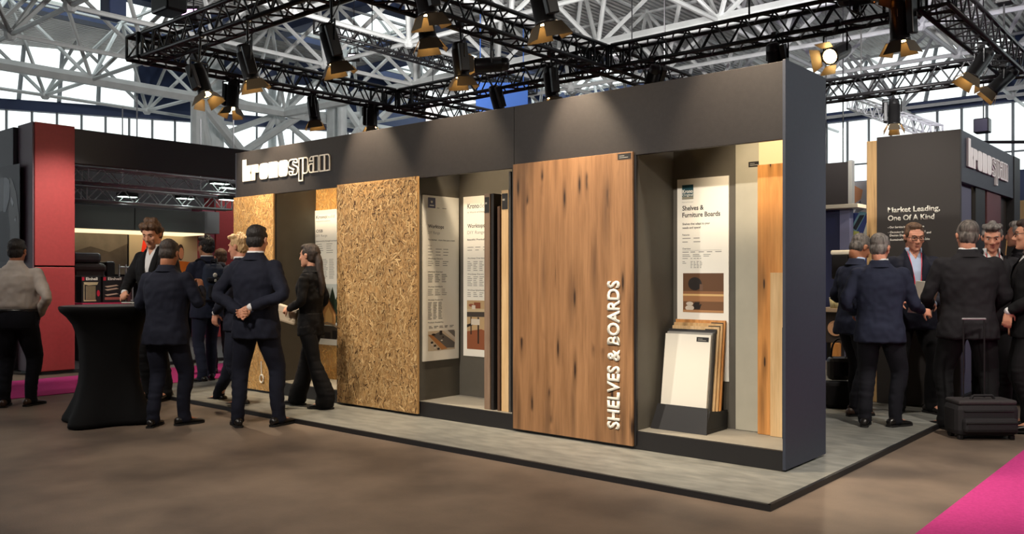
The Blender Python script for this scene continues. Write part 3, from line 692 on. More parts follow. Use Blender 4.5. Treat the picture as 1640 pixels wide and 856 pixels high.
# niche by the end panel: shelves poster
YB = BYB-.013
a = onY(1084.5, 612, YB); b_ = onY(1167, 281.5, YB); zt = (onY(1084.5, 288, YB).z+b_.z)/2; zb = onY(1167, 612, YB).z
Wp, Hp = b_.x-a.x, zt-zb; Mp = frame((a.x, YB, zb), (1,0,0), (0,0,1))
def f3(x, y):
    p = onY(x, y, YB); return ((p.x-a.x)/Wp, (zt-p.z)/Hp)
teal = pmat((24,74,84))
s1 = f3(1093, 339)[1]; s2 = f3(1093, 348)[1]
shelf = [(pmat((120,84,56)), [R4(0,0,1,1)]), (pmat((104,72,48)), [R4(0,.52,1,1)]), (pmat((150,104,70)), [R4(0,.47,1,.54)]), (pmat((224,186,126)), [R4(0,.42,1,.47)]), (pmat((168,120,80)), [R4(0,.28,1,.42)]),
  (pmat((40,34,32)), [circ(.3,.73,.17,.17), [(.28,.08),(.42,.08),(.45,.16),(.47,.2),(.44,.22),(.41,.18),(.42,.26),(.3,.26),(.26,.2)]]), (pmat((112,84,66)), [R4(.42,.56,.5,.72)]), (pmat((214,202,186)), [circ(.17,.11,.11,.07), circ(.17,.22,.09,.05)]), (pmat((184,136,92)), [R4(0,0,1,.06)])]
poster('white poster headed Shelves & Furniture Boards on the niche back wall', Mp, Wp, Hp, [
  ('T', 'Shelves &', f3(1093,0)[0], s1-.004, .023, M_INK, .02, .42), ('T', 'Furniture Boards', f3(1093,0)[0], s2-.004+.006, .023, M_INK, .02, .735),
  ('T', 'Shelves that adapt to your', .108, f3(1093,361)[1], .0105, M_INK, .014, .54), ('T', 'needs and space!', .108, f3(1093,367)[1], .0105, M_INK, .014, .36),
  ('T', 'Features', .108, f3(1093,378)[1], .008, M_INK, .01, None), ('L', .108, f3(1093,383)[1], .44, 2, .018, 2, .004),
  ('T', 'Overview', .108, f3(1093,400)[1], .008, M_INK, .01, None), ('R', .108, f3(1093,402)[1], .76, .0012), ('L', .108, f3(1093,405)[1], .8, 1, .01, 5, .004), ('L', .108, f3(1093,409)[1], .62, 2, .008, 3, .003),
  ('L', .108, f3(1093,415)[1], .2, 1, .008, 1, .003), ('L', .27, f3(1093,415)[1], .24, 1, .008, 4, .003), ('L', .108, f3(1093,420)[1], .1, 2, .008, 1, .003), ('L', .27, f3(1093,420)[1], .24, 5, .0075, 4, .003)],
  ((f3(1094,0)[0], f3(1094,438)[1], f3(1159,0)[0], f3(1094,500)[1]), shelf))
pst = bpy.data.objects[[o.name for o in C.objects if o.name.startswith('poster') and o.type == 'EMPTY'][-1]]
x0, y0 = f3(1092.5, 297); x1, y1 = f3(1110.5, 319); Ml = Matrix.Translation(-Mp.translation) @ Mp; w_, h_ = (x1-x0)*Wp, (y1-y0)*Hp; Ml2 = Ml @ Matrix.Translation((x0*Wp, (1-y1)*Hp, .0005))
MB().prism(R4(0,0,w_,h_), Ml2, .0004).build('badge', teal, pst); MB().prism(R4(0,0,w_,h_*.19), Ml2 @ Matrix.Translation((0,0,.0003)), .0004).build('badge_strip', pmat((150,146,128)), pst)
text('badge_text', 'Krono', Ml2 @ Matrix.Translation((w_*.04, h_*.44, .001)), h_*.24, M_PAPER, pst, bold=.03, width=w_*.92)
text('badge_text', 'Original', Ml2 @ Matrix.Translation((w_*.04, h_*.23, .001)), h_*.17, M_PAPER, pst, bold=.01, width=w_*.92)
text('badge_text', 'Made by Kronospan', Ml2 @ Matrix.Translation((0, -h_*.22, .0004)), h_*.07, M_GREYINK, pst, width=w_)
# middle niche: two worktop posters
XL = -6.055+.013
pa, pb = onX(677, 446, XL), onX(735, 446, XL); zt, zb = onX(677, 312, XL).z, onX(677, 580, XL).z
Wp, Hp = abs(pb.y-pa.y), zt-zb; Mp = frame((XL, pa.y, zb), (0,1,0), (0,0,1))
kit = [(pmat((206,190,164)), [R4(0,0,1,1)]), (pmat((96,92,88)), [[(.16,.8),(.45,.95),(1,.35),(.98,.08),(.66,.1)]]), (pmat((178,122,70)), [[(0,.82),(.16,.8),(.72,.06),(.5,.02)]]), (pmat((220,214,202)), [[(.55,1),(.7,1),(1,.6),(1,.45)]]), (pmat((110,106,102)), [[(.72,1),(.95,1),(1,.9),(1,.62)]]),
  (pmat((34,30,28)), [R4(.42,.78,.52,1), circ(.14,.42,.05,.06), circ(.25,.25,.05,.06), circ(.38,.08,.05,.06), circ(.2,.82,.07,.05), circ(.55,.66,.03,.05)]), (pmat((226,220,210)), [circ(.14,.32,.03,.05), circ(.25,.15,.03,.05), circ(.5,.5,.04,.03)])]
tabrows = []
for y, n, c, wd in ((.42, 2, 3, .5), (.455, 4, 3, .5), (.54, 5, 3, .5), (.63, 4, 3, .55), (.69, 4, 3, .55)): tabrows += [('L', .14, y+.014, wd, n, .010, c, .004), ('R', .14, y+.006, .7, .001)]
navy = pmat((30,40,84))
poster('white worktops poster with a dark blue badge on the niche side wall', Mp, Wp, Hp, [
  ('T', 'Worktops', .14, .196, .021, M_INK, .02, .43), ('T', 'DIY Range', .14, .232, .017, M_GREYINK, -.005, .32), ('T', 'The kitchen - more than just a room', .14, .272, .009, M_INK, .012, .74), ('L', .38, .075, .3, 1, .01, 2, .004),
  ('T', 'Features', .14, .305, .006, M_MIDINK, .01, None), ('L', .14, .325, .62, 3, .018, 3, .004),
  ('T', 'Worktop Decors', .14, .385, .008, M_INK, .01, .4), ('T', 'Worktop Overview', .14, .465, .008, M_INK, .01, .4), ('T', 'Worktop Splashbacks', .14, .555, .008, M_INK, .01, .4), ('T', 'Worktop Accessories', .14, .635, .008, M_INK, .01, .4),
  ('L', .14, .40, .6, 3, .012, 3, .004), ('L', .14, .48, .56, 5, .011, 3, .005), ('L', .14, .57, .56, 4, .011, 3, .004), ('L', .14, .65, .42, 11, .0098, 3, .005), ('T', 'Product Availability', .14, .772, .008, M_INK, .01, .42), ('L', .16, .795, .72, 2, .008, 5, .005)],
  ((.14, .82, .88, .94), kit))
pst = bpy.data.objects[[o.name for o in C.objects if o.name.startswith('poster') and o.type == 'EMPTY'][-1]]
Ml = Matrix.Translation(-Mp.translation) @ Mp @ Matrix.Translation((.14*Wp, .925*Hp, .0005))
MB().prism(R4(0,0,.2*Wp,.062*Hp), Ml, .0004).build('badge', navy, pst); MB().prism([(.07*Wp,.035*Hp),(.1*Wp,.028*Hp),(.13*Wp,.035*Hp),(.12*Wp,.045*Hp),(.1*Wp,.04*Hp),(.08*Wp,.045*Hp)], Ml @ Matrix.Translation((0,0,.0004)), .0003).prism(R4(.04*Wp,.012*Hp,.16*Wp,.018*Hp), Ml @ Matrix.Translation((0,0,.0004)), .0003).build('badge_emblem', M_PAPER, pst)
pa = onY(742, 316, YB); zt, zb = pa.z, onY(742, 570, YB).z; Wp, Hp = .58, zt-zb; Mp = frame((pa.x, YB, zb), (1,0,0), (0,0,1))
din = [(pmat((196,166,124)), [R4(0,0,1,1)]), (pmat((150,88,58)), [[(0,0),(1,0),(1,.26),(.4,.42),(0,.36)]]), (pmat((206,186,150)), [[(0,.76),(1,.78),(1,.84),(0,.82)]]), (pmat((70,62,58)), [[(0,.66),(1,.68),(1,.78),(0,.76)]]), (pmat((44,36,32)), [R4(.1,.3,.13,.66), R4(.3,.12,.34,.66), R4(.6,.22,.63,.66), [(0,.5),(.2,.55),(.18,.5),(0,.44)], R4(.55,.16,.575,.5), R4(.85,.1,.88,.66)]),
  (pmat((140,76,50)), [R4(.2,.84,.38,.96), circ(.12,.9,.07,.03)]), (pmat((222,212,196)), [R4(.14,.82,.24,.9), R4(.12,.5,.36,.62)])]
poster('white worktops poster behind the standing worktop edges', Mp, Wp, Hp, [
  ('T', 'Krono', .1, .075, .030, M_INK, .012, .27), ('T', 'design', .38, .075, .030, M_GREYINK, -.006, .3), ('T', 'A World of Design Possibilities', .1, .104, .010, M_MIDINK, 0, .7),
  ('T', 'Worktops', .1, .196, .024, M_INK, .012, .4), ('T', 'DIY Range', .1, .235, .020, M_GREYINK, -.004, .4), ('T', 'Beautiful. Practical. Accessible.', .1, .275, .010, M_INK, .01, .66),
  ('L', .1, .32, .55, 2, .018, 3, .004), ('T', 'Worktop Overview', .1, .39, .008, M_INK, .01, .4), ('L', .1, .41, .56, 6, .011, 4, .004), ('T', 'Worktop Decors', .1, .49, .008, M_INK, .01, .38), ('L', .1, .505, .56, 6, .011, 4, .004), ('T', 'Worktop Splashbacks', .1, .59, .008, M_INK, .01, .4), ('L', .1, .605, .56, 3, .011, 4, .004)],
  ((.09, .65, .92, .955), din))
# far niche: chipboard lining and its poster
o = osb('chipboard_panel', -8.40, -7.27, .185, 2.6, BYB-.02, .018, n=4500, seed=9, pal=[(216,168,98), (204,152,84), (226,186,118), (192,140,76), (212,160,92)], dark=.02)
tag(o, 'pale chipboard lining on the back of the niche behind the woman', 'panel')
YP = BYB-.034; pa = onY(502, 338, YP); zt, zb = pa.z, onY(502, 551, YP).z; Wp, Hp = .53, zt-zb; Mp = frame((pa.x, YP, zb), (1,0,0), (0,0,1))
hou = [(pmat((206,212,206)), [R4(0,0,1,1)]), (pmat((40,56,40)), [[(0,.3),(0,.7),(.1,.82),(.2,.66),(.3,.86),(.4,.7),(.5,.9),(.6,.74),(.72,.95),(.85,.72),(1,.88),(1,.3)]]), (pmat((204,148,88)), [[(.3,.26),(.3,.5),(.55,.72),(.85,.46),(.85,.26)]]), (pmat((236,190,120)), [[(.42,.3),(.42,.46),(.55,.58),(.7,.44),(.7,.3)]]), (pmat((120,72,44)), [[(.26,.48),(.55,.75),(.9,.44),(.88,.42),(.55,.7),(.28,.46)]]), (pmat((74,66,58)), [R4(0,0,1,.24)]), (pmat((34,30,28)), [R4(.04,0,.3,.16), R4(.4,0,.64,.12), R4(.72,0,.98,.16)]), (pmat((164,140,112)), [[(0,.2),(.5,.28),(1,.2),(1,.24),(.5,.31),(0,.24)]])]
poster('white chipboard range poster with a timber house photo, behind the walking woman', Mp, Wp, Hp, [
  ('T', 'Krono', .1, .062, .024, M_INK, .012, .37), ('T', 'build', .475, .062, .024, M_GREYINK, -.006, .28), ('T', 'Engineered to perform', .1, .086, .009, M_MIDINK, 0, .5), ('T', 'OSB', .1, .165, .021, M_INK, .012, .24), ('T', 'DIY Range', .1, .198, .018, M_GREYINK, -.004, .4),
  ('T', 'Engineered for Strength and Stability', .1, .235, .009, M_INK, .008, .8), ('L', .12, .255, .7, 5, .016, 2, .004), ('T', 'Overview', .1, .35, .008, M_INK, .008, None), ('L', .1, .37, .7, 12, .0125, 3, .004)],
  ((.08, .55, .92, .955), hou))
# ---- worktop samples standing edge-on in the middle niche
for i, (px_, m, lb, h_) in enumerate(((775.5, M_WALN, 'grey-brown worktop standing edge-on, first beside the poster', 2.12), (786.5, mat('black_worktop', (38,35,34), .4), 'black worktop standing edge-on beside the grey-brown one', 2.12), (796.5, mat('dark_brown_worktop', (84,60,44), .45), 'thin dark brown worktop standing edge-on behind the oak one', 2.0), (803, M_OAKL, 'light oak worktop standing edge-on nearest the big oak board', 2.14), (815, mat('grey_worktop', (70,68,66), .5), 'narrow dark grey worktop standing against the niche end', 2.3))):
    yy = 5.735; x = onY(px_, 480, yy).x; t = thing('worktop_sample', lb, 'worktop', (x, yy, .183))
    wd = (.068, .03, .028, .082, .02)[i]
    MB().bev((0, 0, 0), (wd, .46, h_-.18), .003).build('board', m, t)
    if i in (0, 3): sticker(t, frame((.006, -.0005, h_-.18-.17), (1,0,0), (0,0,1)), wd-.012, .14, 1)
# ---- sample boards in the end niche
def leanboard(label, x0, x1, y0, z0, y1, z1, th, m, tagpos=None, name='sample_board', grp=None):
    v = Vector((0, y1-y0, z1-z0)); L_ = v.length; t = thing(name, label, 'board', ((x0+x1)/2, y0, z0), 0, grp)
    Ml = frame((0,0,0), (1,0,0), v); b = MB().bev((-(x1-x0)/2, 0, -th), ((x1-x0)/2, L_, 0), .002); q = MB(); q.add([Ml @ Vector(p) for p in b.v], b.f); q.build('board', m, t)
    # wood grain follows local Z of the mesh
    if tagpos: sticker(t, Ml @ Matrix.Translation((*tagpos, .0003)), .085, .03)
    return t
RX0, RX1 = -3.555, -3.155
rack_m = [(M_WHITE, 'white shelf board leaning at the front of the black rack', 0, .70, .0), (mat('pale_grey_board', (150,148,142), .45), 'pale grey shelf board leaning directly behind the white one', .0, .715, 0), (mat('slate_board', (84,84,86), .45), 'slate grey shelf board leaning third in the black rack', 0.0, .72, 0), (mat('black_board', (44,42,42), .45), 'black shelf board leaning in the middle of the rack', 0, .735, -.02), (M_OAKL, 'light oak shelf board leaning behind the black one', .015, .76, 0), (M_PINE, 'pale pine shelf board leaning second from the back of the rack', .03, .785, 0), (M_OAKO, 'orange oak shelf board leaning at the very back of the rack', .04, .81, 0)]
for i, (m, lb, dx, hh, dl) in enumerate(rack_m):
    y0 = 5.955+.027*i; t = leanboard(lb, RX0+dl, RX1+dx, y0, .235, y0+.095, .235+hh*.985, .018, m)
    hw_ = (RX1+dx-RX0-dl)/2; Ml = frame((0,0,0), (1,0,0), (0,.095,hh*.985)); sticker(t, Ml @ Matrix.Translation((hw_-.12, math.hypot(.095, hh*.985)-.055, .0004)), .105, .036)
rk = thing('display_rack', 'black wedge-shaped rack holding the leaning shelf boards', 'rack', (0, 0, .183))
xa, xb = -3.585, -3.095
MB().add([(xa, 5.865, 0), (xb, 5.865, 0), (xb-.025, 5.93, .19), (xa+.03, 5.93, .19), (xa, 5.88, 0), (xb, 5.88, 0), (xb-.025, 5.942, .19), (xa+.03, 5.942, .19)], [(0,1,2,3), (7,6,5,4), (0,4,5,1), (1,5,6,2), (2,6,7,3), (3,7,4,0)]).build('front_lip', M_BLACK, rk)
MB().bb((xa+.01, 5.88, .0), (xb-.01, 6.22, .03)).build('base_plate', M_BLACK, rk)
for x in (xa+.012, xb-.022): MB().prism([(5.88,.03),(6.22,.03),(6.235,.15),(6.1,.15),(5.945,.17)], Matrix(((0,0,1,x),(1,0,0,0),(0,1,0,0),(0,0,0,1))), .01).build('side_cheek', M_BLACK, rk)
# decor panels at the right of the end niche
xg0, xg1 = onY(1178, 460, BYB-.022).x, onY(1219, 460, BYB-.022).x
t = thing('decor_panel', 'tall light grey decor panel beside the shelves poster', 'panel', (xg0, BYB-.022, .185)); MB().bev((0,0,0), (xg1-xg0, .016, 2.5), .002).build('board', mat('light_grey_decor', (176,172,156), .45, var=.03), t)
pz = onY(1199, 268, BYB-.022); sticker(t, frame((pz.x-xg0, -.0005, pz.z-.185), (1,0,0), (0,0,1)), .10, .04)
xo0 = onY(1215.5, 460, BYB-.06).x
t = thing('decor_panel', 'cream decor panel showing above the orange oak boards', 'panel', (xo0-.01, BYB-.042, .185)); MB().bev((0,0,0), (BX1-.03-xo0, .016, 2.5), .002).build('board', mat('cream_decor', (226,212,172), .5), t)
zo = onY(1230, 263, BYB-.09).z
t = thing('oak_board', 'tall orange oak board standing in the corner by the end panel', 'board', (xo0, BYB-.085, .184)); MB().bev((0,0,0), (BX1-.026-xo0, .02, zo-.184), .002).build('board', M_OAKO, t)
xo1 = onY(1233, 560, BYB-.12).x; zo1 = onY(1240, 437, BYB-.12).z
t = thing('oak_board', 'shorter pale oak board leaning before the orange oak one', 'board', (xo1, BYB-.115, .184)); MB().bev((0,0,0), (BX1-.03-xo1, .02, zo1-.184), .002).build('board', M_OAKL, t)
zo2 = onY(1254, 525, BYB-.16).z; xo2 = onY(1252.5, 600, BYB-.16).x
t = thing('sample_board', 'narrow black sample board standing at the end panel', 'board', (xo2, BYB-.16, .184)); MB().bev((0,0,0), (BX1-.024-xo2, .02, zo2-.184), .002).build('board', M_BLACK, t)
# white cable loop hanging on the pale panel
lp = MB(); cc = onY(419, 607, BY-.05)
for i in range(14):
    a, b_ = 2*math.pi*i/14, 2*math.pi*(i+1)/14; lp.tube((cc.x+.035*math.cos(a), cc.y, cc.z+.045*math.sin(a)), (cc.x+.035*math.cos(b_), cc.y, cc.z+.045*math.sin(b_)), .009, n=6)
lp.tube((cc.x, cc.y, cc.z+.045), (cc.x-.01, cc.y, cc.z+.2), .006); o = lp.build('cable_loop', M_WHITE); tag(o, 'white cable loop hanging low on the pale end panel', 'cable')
# warm strip lights inside the niches, behind the fascia
st = thing('strip_light', 'warm strip light behind the fascia of the end niche', 'lamp', (-2.95, BY+.07, 2.42)); 
def strip(x0, x1, y, z, lab, e):
    t = thing('strip_light', lab, 'lamp', (x0, y, z)); MB().bev((0,-.015,0), (x1-x0,.015,.02), .004).build('profile', M_ALU, t); MB().bb((.01,-.01,-.004), (x1-x0-.01,.01,-.001)).build('diffuser', mat('strip_diffuser_%d' % e, (255,236,200), .5, emit=(255,232,190), estr=e), t)
bpy.data.objects.remove(st)
strip(-2.98, -2.45, BY+.10, 2.60, 'warm strip light at the top of the end niche', 26)
strip(-8.0, -7.28, BY+.12, 2.60, 'warm strip light at the top of the far niche', 70)
# ================================================================== red-pillared stand across the pink aisle
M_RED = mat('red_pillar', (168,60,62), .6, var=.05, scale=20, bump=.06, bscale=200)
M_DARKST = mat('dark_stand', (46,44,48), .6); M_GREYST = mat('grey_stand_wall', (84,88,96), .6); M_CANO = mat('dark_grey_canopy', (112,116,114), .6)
M_REDSHADE = mat('shaded_pillar_side', (104,84,96), .6)  # red pillar side in shade, the shade put into its colour
RXF = -12.75
rs = thing('exhibition_stand', 'stand with red pillars and black fascia across the pink aisle', 'stand', (0,0,0))
p0, p1 = onX(55.5, 400, RXF), onX(120, 400, RXF); zp = onX(58, 195, RXF).z; zj = onX(90, 427, RXF).z
def pillar(y0, y1, x, z1, zj, th=.55):
    MB().bev((x-th, y0, .05), (x, y1, zj-.01), .008).build('pillar_base', M_RED, rs); MB().bev((x-th, y0, zj+.01), (x, y1, z1), .008).build('pillar', M_RED, rs)
    MB().bev((x-th, y0-.02, .05), (x-.02, y0, z1), .004).build('pillar_side', M_REDSHADE, rs); MB().bb((x-th+.02, y0+.02, .008), (x-.03, y1-.02, .06)).build('pillar_foot', M_BLACK, rs)
pillar(p0.y, p1.y, RXF, zp, zj)
MB().bev((RXF-.12, p1.y, 3.0), (RXF-.02, 14, 3.5), .01).build('fascia', M_DARKST, rs)
MB().bev((-19, p0.y-.08, .05), (RXF-.55, p0.y+.02, 3.5), .01).build('side_wall', M_GREYST, rs)
MB().bb((-19.2, p0.y, .05), (-19, 15, 3.85)).build('back_wall', M_DARKST, rs)
MB().bb((-19, 13.9, .05), (RXF, 14, 3.5)).build('far_wall', M_DARKST, rs)
MB().bb((-19, p0.y+.1, .008), (RXF-.02, 14, .05)).build('stand_floor', M_DARKST, rs)
q0, q1 = onX(346, 400, -17.2), onX(378, 400, -17.2); zq = onX(346, 311, -17.2).z
MB().bev((-17.7, q0.y, .05), (-17.2, q1.y+.6, zq), .008).build('pillar', M_RED, rs); MB().bev((-17.7, q0.y-.3, .05), (-17.25, q0.y-.005, zq-.3), .004).build('pillar_side', mat('pink_pillar_side', (150,70,88), .6), rs)
# canopy
XC = -16.6; c0, c1 = onX(110, 337, XC), onX(328, 340, XC); zc1 = onX(328, 340, XC).z; zc0 = onX(328, 374, XC).z; cm = onX(216, 350, XC).y
for a, b in ((c0.y, cm-.008), (cm+.008, c1.y)): MB().bev((XC-.9, a, zc0), (XC, b, zc1), .006).build('canopy', M_CANO, rs)
MB().bev((XC-.9, c1.y, zc0), (XC-.02, c1.y+.35, zc1+.02), .006).build('canopy_end', mat('pale_canopy_end', (158,164,164), .6), rs)
MB().bb((XC-.88, c0.y, zc0-.04), (XC-.02, c1.y, zc0-.005)).build('canopy_light_strip', mat('canopy_strip', (255,232,190), .5, emit=(255,226,180), estr=1.4), rs)
# lit wall panels below the canopy
XW = -17.45
def wallpanel(px0, px1, yt, yb, m, name, lab):
    a, b = onX(px0, yt, XW), onX(px1, yb, XW); t = thing(name, lab, 'panel', (XW, a.y, b.z)); MB().bev((-.03, 0, 0), (0, b.y-a.y, a.z-b.z), .004).build('board', m, t); return t, b.y-a.y, a.z-b.z
M_CREAMW = mat('cream_wall', (222,208,176), .6); M_DPIC = mat('dark_picture', (92,84,76), .6, var=.3, scale=2.5)
t, W_, H_ = wallpanel(118, 204, 366, 440, M_DPIC, 'wall_picture', 'dark grey landscape picture on the stand back wall by the red pillar')
MB().prism([(0,H_*.5),(W_*.3,H_*.62),(W_*.65,H_*.5),(W_,H_*.7),(W_,H_),(0,H_)], frame((.001,0,0), (0,1,0), (0,0,1)), .003).build('printed_sky', mat('picture_sky', (128,120,108), .6, var=.15, scale=3), t)
t, W_, H_ = wallpanel(207, 319, 372, 452, M_CREAMW, 'wall_picture', 'bright cream picture with an orange cushion behind the talking men')
Fm = lambda o: frame((.001+o,0,0), (0,1,0), (0,0,1))
MB().prism([(W_*.14,H_*.40),(W_*.34,H_*.45),(W_*.31,H_*.88),(W_*.19,H_*.88)], Fm(0), .003).build('printed_lampshade', mat('print_red_glow', (250,60,30), .6, emit=(250,50,20), estr=.25), t)  # red print with a weak glow put into its material, no lamp
MB().prism(circ(W_*.72, H_*.62, W_*.05, H_*.17), Fm(0), .003).build('printed_hair', pmat((60,44,38)), t); MB().prism(circ(W_*.73, H_*.60, W_*.036, H_*.12), Fm(.003), .002).build('printed_face', pmat((214,150,120)), t)
MB().prism([(W_*.66,0),(W_*.64,H_*.3),(W_*.7,H_*.44),(W_*.86,H_*.42),(W_*.92,H_*.2),(W_*.9,0)], Fm(0), .003).build('printed_cushion', pmat((232,126,40)), t)
t, W_, H_ = wallpanel(320, 338, 376, 452, M_CREAMW, 'wall_panel', 'narrow cream wall panel next to the far red pillar')
# aluminium trusses with work lights under the fascia
def al(p, q, lab): return box_truss(p, q, lab, None, s=.24, r=.022, rl=.01, m=M_ALU, pitch=.42, zc=4.5, cables=(.3, .8), name='aluminium_truss')
a, b = onX(112, 281, -14.6), onX(392, 302, -14.6); zt = .5*(a.z+b.z); al((-14.6, a.y, zt), (-14.6, b.y+.5, zt), 'upper silver truss seen under the black fascia')
a, b = onX(112, 309, -15.8), onX(345, 326, -15.8); zt2 = .5*(a.z+b.z); al((-15.8, a.y, zt2), (-15.8, b.y+.3, zt2), 'lower silver truss seen under the black fascia')
def worklight(px_, y_, X, lab, up):
    p = onX(px_, y_, X); t = thing('work_light', lab, 'lamp', p)
    MB().bev((-.1,-.17,-.03), (.1,.17,.05), .015).build('housing', M_LB, t); MB().bb((-.08,-.15,-.036), (.08,.15,-.031)).build('lens', mat('cold_lens', (235,255,245), .3, emit=(230,255,240), estr=6), t); MB().tube((0,0,.05), (0,0,up), .012, n=6).build('bracket', M_LB, t)
    spot('lamp_light', (0,0,-.06), (0,0,-1), 60, (.9,1,.95), 120, .5, .1, t)
    return t
worklight(204, 313, -15.8, 'cold white work light on the lower silver truss, above the talking man', .12); worklight(297, 316, -15.8, 'cold white work light on the lower silver truss, further along', .12)
worklight(352, 292, -14.6, 'pale green work light at the end of the upper silver truss', .12); worklight(366, 299, -14.75, 'white work light close to the logo fascia end', .15); worklight(365, 318, -15.4, 'greenish work light before the far red pillar', .35)
spot('stand_fill', (-10.9, 5.2, 4.1), (-12.75, 5.0, 1.6), 420, NEUTRAL, 55, .8, .08)  # unseen spot added to brighten the red pillar and pink carpet
# printed workwear wall at the far end
YW = p0.y-.081
a, b = onY(-60, 270, YW), onY(32, 420, YW)
t = thing('wall_print', 'dark printed wall showing a black work jacket beside the red pillar', 'wall print', (a.x, YW, b.z)); W_, H_ = b.x-a.x, onY(16, 268, YW).z-b.z
def jp(x, y): q = onY(x, y, YW); return (q.x-a.x, q.z-b.z)
Fj = lambda o: frame((0,-o,0), (1,0,0), (0,0,1))
MB().prism([jp(-60,420), jp(32,420), jp(32,262), jp(-60,280)], Fj(0), .004).build('board', mat('print_wall', (70,76,84), .6, var=.12, scale=1.5), t)
MB().prism([jp(-40,345), jp(-6,342), jp(6,338), jp(7,285), jp(-4,285), jp(-40,290)], Fj(.004), .003).build('printed_jacket', pmat((28,34,56)), t)
MB().prism([jp(6,340), jp(10,340), jp(16,318), jp(17,290), jp(12,285), jp(7,285)], Fj(.004), .003).build('printed_panel', pmat((104,112,124)), t)
MB().prism([jp(16,390), jp(32,385), jp(31,345), jp(27,310), jp(20,287), jp(15,285), jp(18,310), jp(14,340), jp(17,360)], Fj(.004), .003).build('printed_sleeve', pmat((26,25,30)), t)
for pts in ([(19,315),(23,325),(21,332),(18,322)], [(24,352),(27,346),(26,356)]): MB().prism([jp(*q) for q in pts], Fj(.007), .002).build('printed_flash', pmat((176,184,192)), t)
# product display by the red pillar: big grill, boxed tools on a red shelf
XB = -13.75
sh = onX(130, 486, XB); s2 = onX(206, 486, XB)
t = thing('display_shelf', 'red-topped display counter behind the cocktail table', 'counter', (XB, sh.y, .05)); L_ = s2.y-sh.y
MB().bev((-.35,0,sh.z-.13), (.05,L_,sh.z-.05), .006).build('shelf_top', mat('magenta_shelf', (190,40,84), .5), t); MB().bev((-.33,.03,0), (.02,L_-.03,sh.z-.13), .006).build('counter_body', M_BLACK, t)
def box_item(px0, px1, yt, lab, d):
    a, b = onX(px0, yt, XB), onX(px1, yt, XB); W_ = b.y-a.y; H_ = a.z-(sh.z-.0); t = thing('product_box', lab, 'box', (XB-.05, a.y, sh.z))
    MB().bev((-.2,0,0), (0,W_,H_), .006).build('carton', M_BLACK, t); F_ = frame((.0005,0,0), (0,1,0), (0,0,1))
    MB().prism(R4(.02*W_,.84*H_,.14*W_,.97*H_), F_, .001).build('badge', mat('badge_red', (200,30,60), .5), t)
    text('box_lettering', 'Einhell', F_ @ Matrix.Translation((.22*W_, .86*H_, .0005)), .10*H_, M_PAPER, t, bold=.03, width=W_*.6)
    if d == 0:
        g = MB(); F2 = F_ @ Matrix.Translation((0,0,.001))
        g.prism([(.1*W_,.78*H_),(.86*W_,.78*H_),(.8*W_,.68*H_),(.35*W_,.66*H_),(.12*W_,.7*H_)], F2, .001)
        for q in range(8): g.prism(R4((.22+q*.065)*W_,.12*H_,(.245+q*.065)*W_,.64*H_), F2, .001)
        g.prism(R4(.1*W_,.06*H_,.14*W_,.7*H_), F2, .001).prism(R4(.14*W_,.06*H_,.75*W_,.11*H_), F2, .001); g.build('printed_gate', pmat((206,190,150)), t)
        MB().prism(circ(.86*W_,.36*H_,.08*W_,.12*H_), F2, .001).build('printed_spot', mat('badge_red', (200,30,60), .5), t)
    else:
        g = MB(); F2 = F_ @ Matrix.Translation((0,0,.001))
        for y0_ in (.62,.5,.3): g.prism([(.08*W_,y0_*H_),(.6*W_,(y0_+.06)*H_),(.7*W_,(y0_+.02)*H_),(.2*W_,(y0_-.05)*H_)], F2, .001)
        g.build('printed_tool', pmat((214,190,164)), t); MB().prism(R4(.08*W_,.1*H_,.95*W_,.2*H_), F2, .001).build('printed_band', pmat((170,96,84)), t)
box_item(133, 164, 443, 'black boxed garden product with a pale gate picture on the red shelf', 0); box_item(167, 203, 443, 'black boxed tool with pale tools printed, beside the gate box', 1)
t = thing('machine', 'big dark brown ribbed machine with a grey lid behind the boxes', 'machine', (-15.2, onX(118, 440, -15.2).y, .05)); L_ = onX(186, 440, -15.2).y-t.location.y; zt = onX(150, 405, -15.2).z-.05
MB().bev((-.6,0,.05), (0,L_*.75,zt-.18), .05).build('body', mat('dark_brown_metal', (64,46,42), .35, var=.25, scale=4), t); MB().bev((-.62,-.03,zt-.34), (.02,L_*.78,zt-.2), .05).bev((-.61,-.02,zt-.52), (.015,L_*.77,zt-.38), .05).build('ribs', mat('brown_rib', (80,62,58), .3), t)
MB().bev((-.55,.0,zt-.18), (-.05,L_*.7,zt), .06).build('lid', mat('grey_lid', (92,88,88), .3), t); MB().bev((-.5,L_*.76,.05), (-.02,L_,zt-.15), .03).build('side_unit', M_BLACK, t)
t = thing('tool_rack', 'small rack of hanging tools between the machine and the talking man', 'rack', (-15.2, onX(187, 440, -15.2).y+.02, .05)); 
r_ = MB()
for q in range(3): r_.tube((0,.02+q*.12,0), (0,.02+q*.12,zt-.2), .014)
for z in (.9, 1.2, zt-.25): r_.tube((0,.02,z), (0,.26,z), .014)
r_.build('rack_frame', M_STEEL, t); MB().bev((-.03,.03,1.0), (.03,.09,1.3), .01).bev((-.03,.15,.75), (.03,.22,1.1), .01).build('tool', mat('tool_pink', (150,90,90), .5), t)
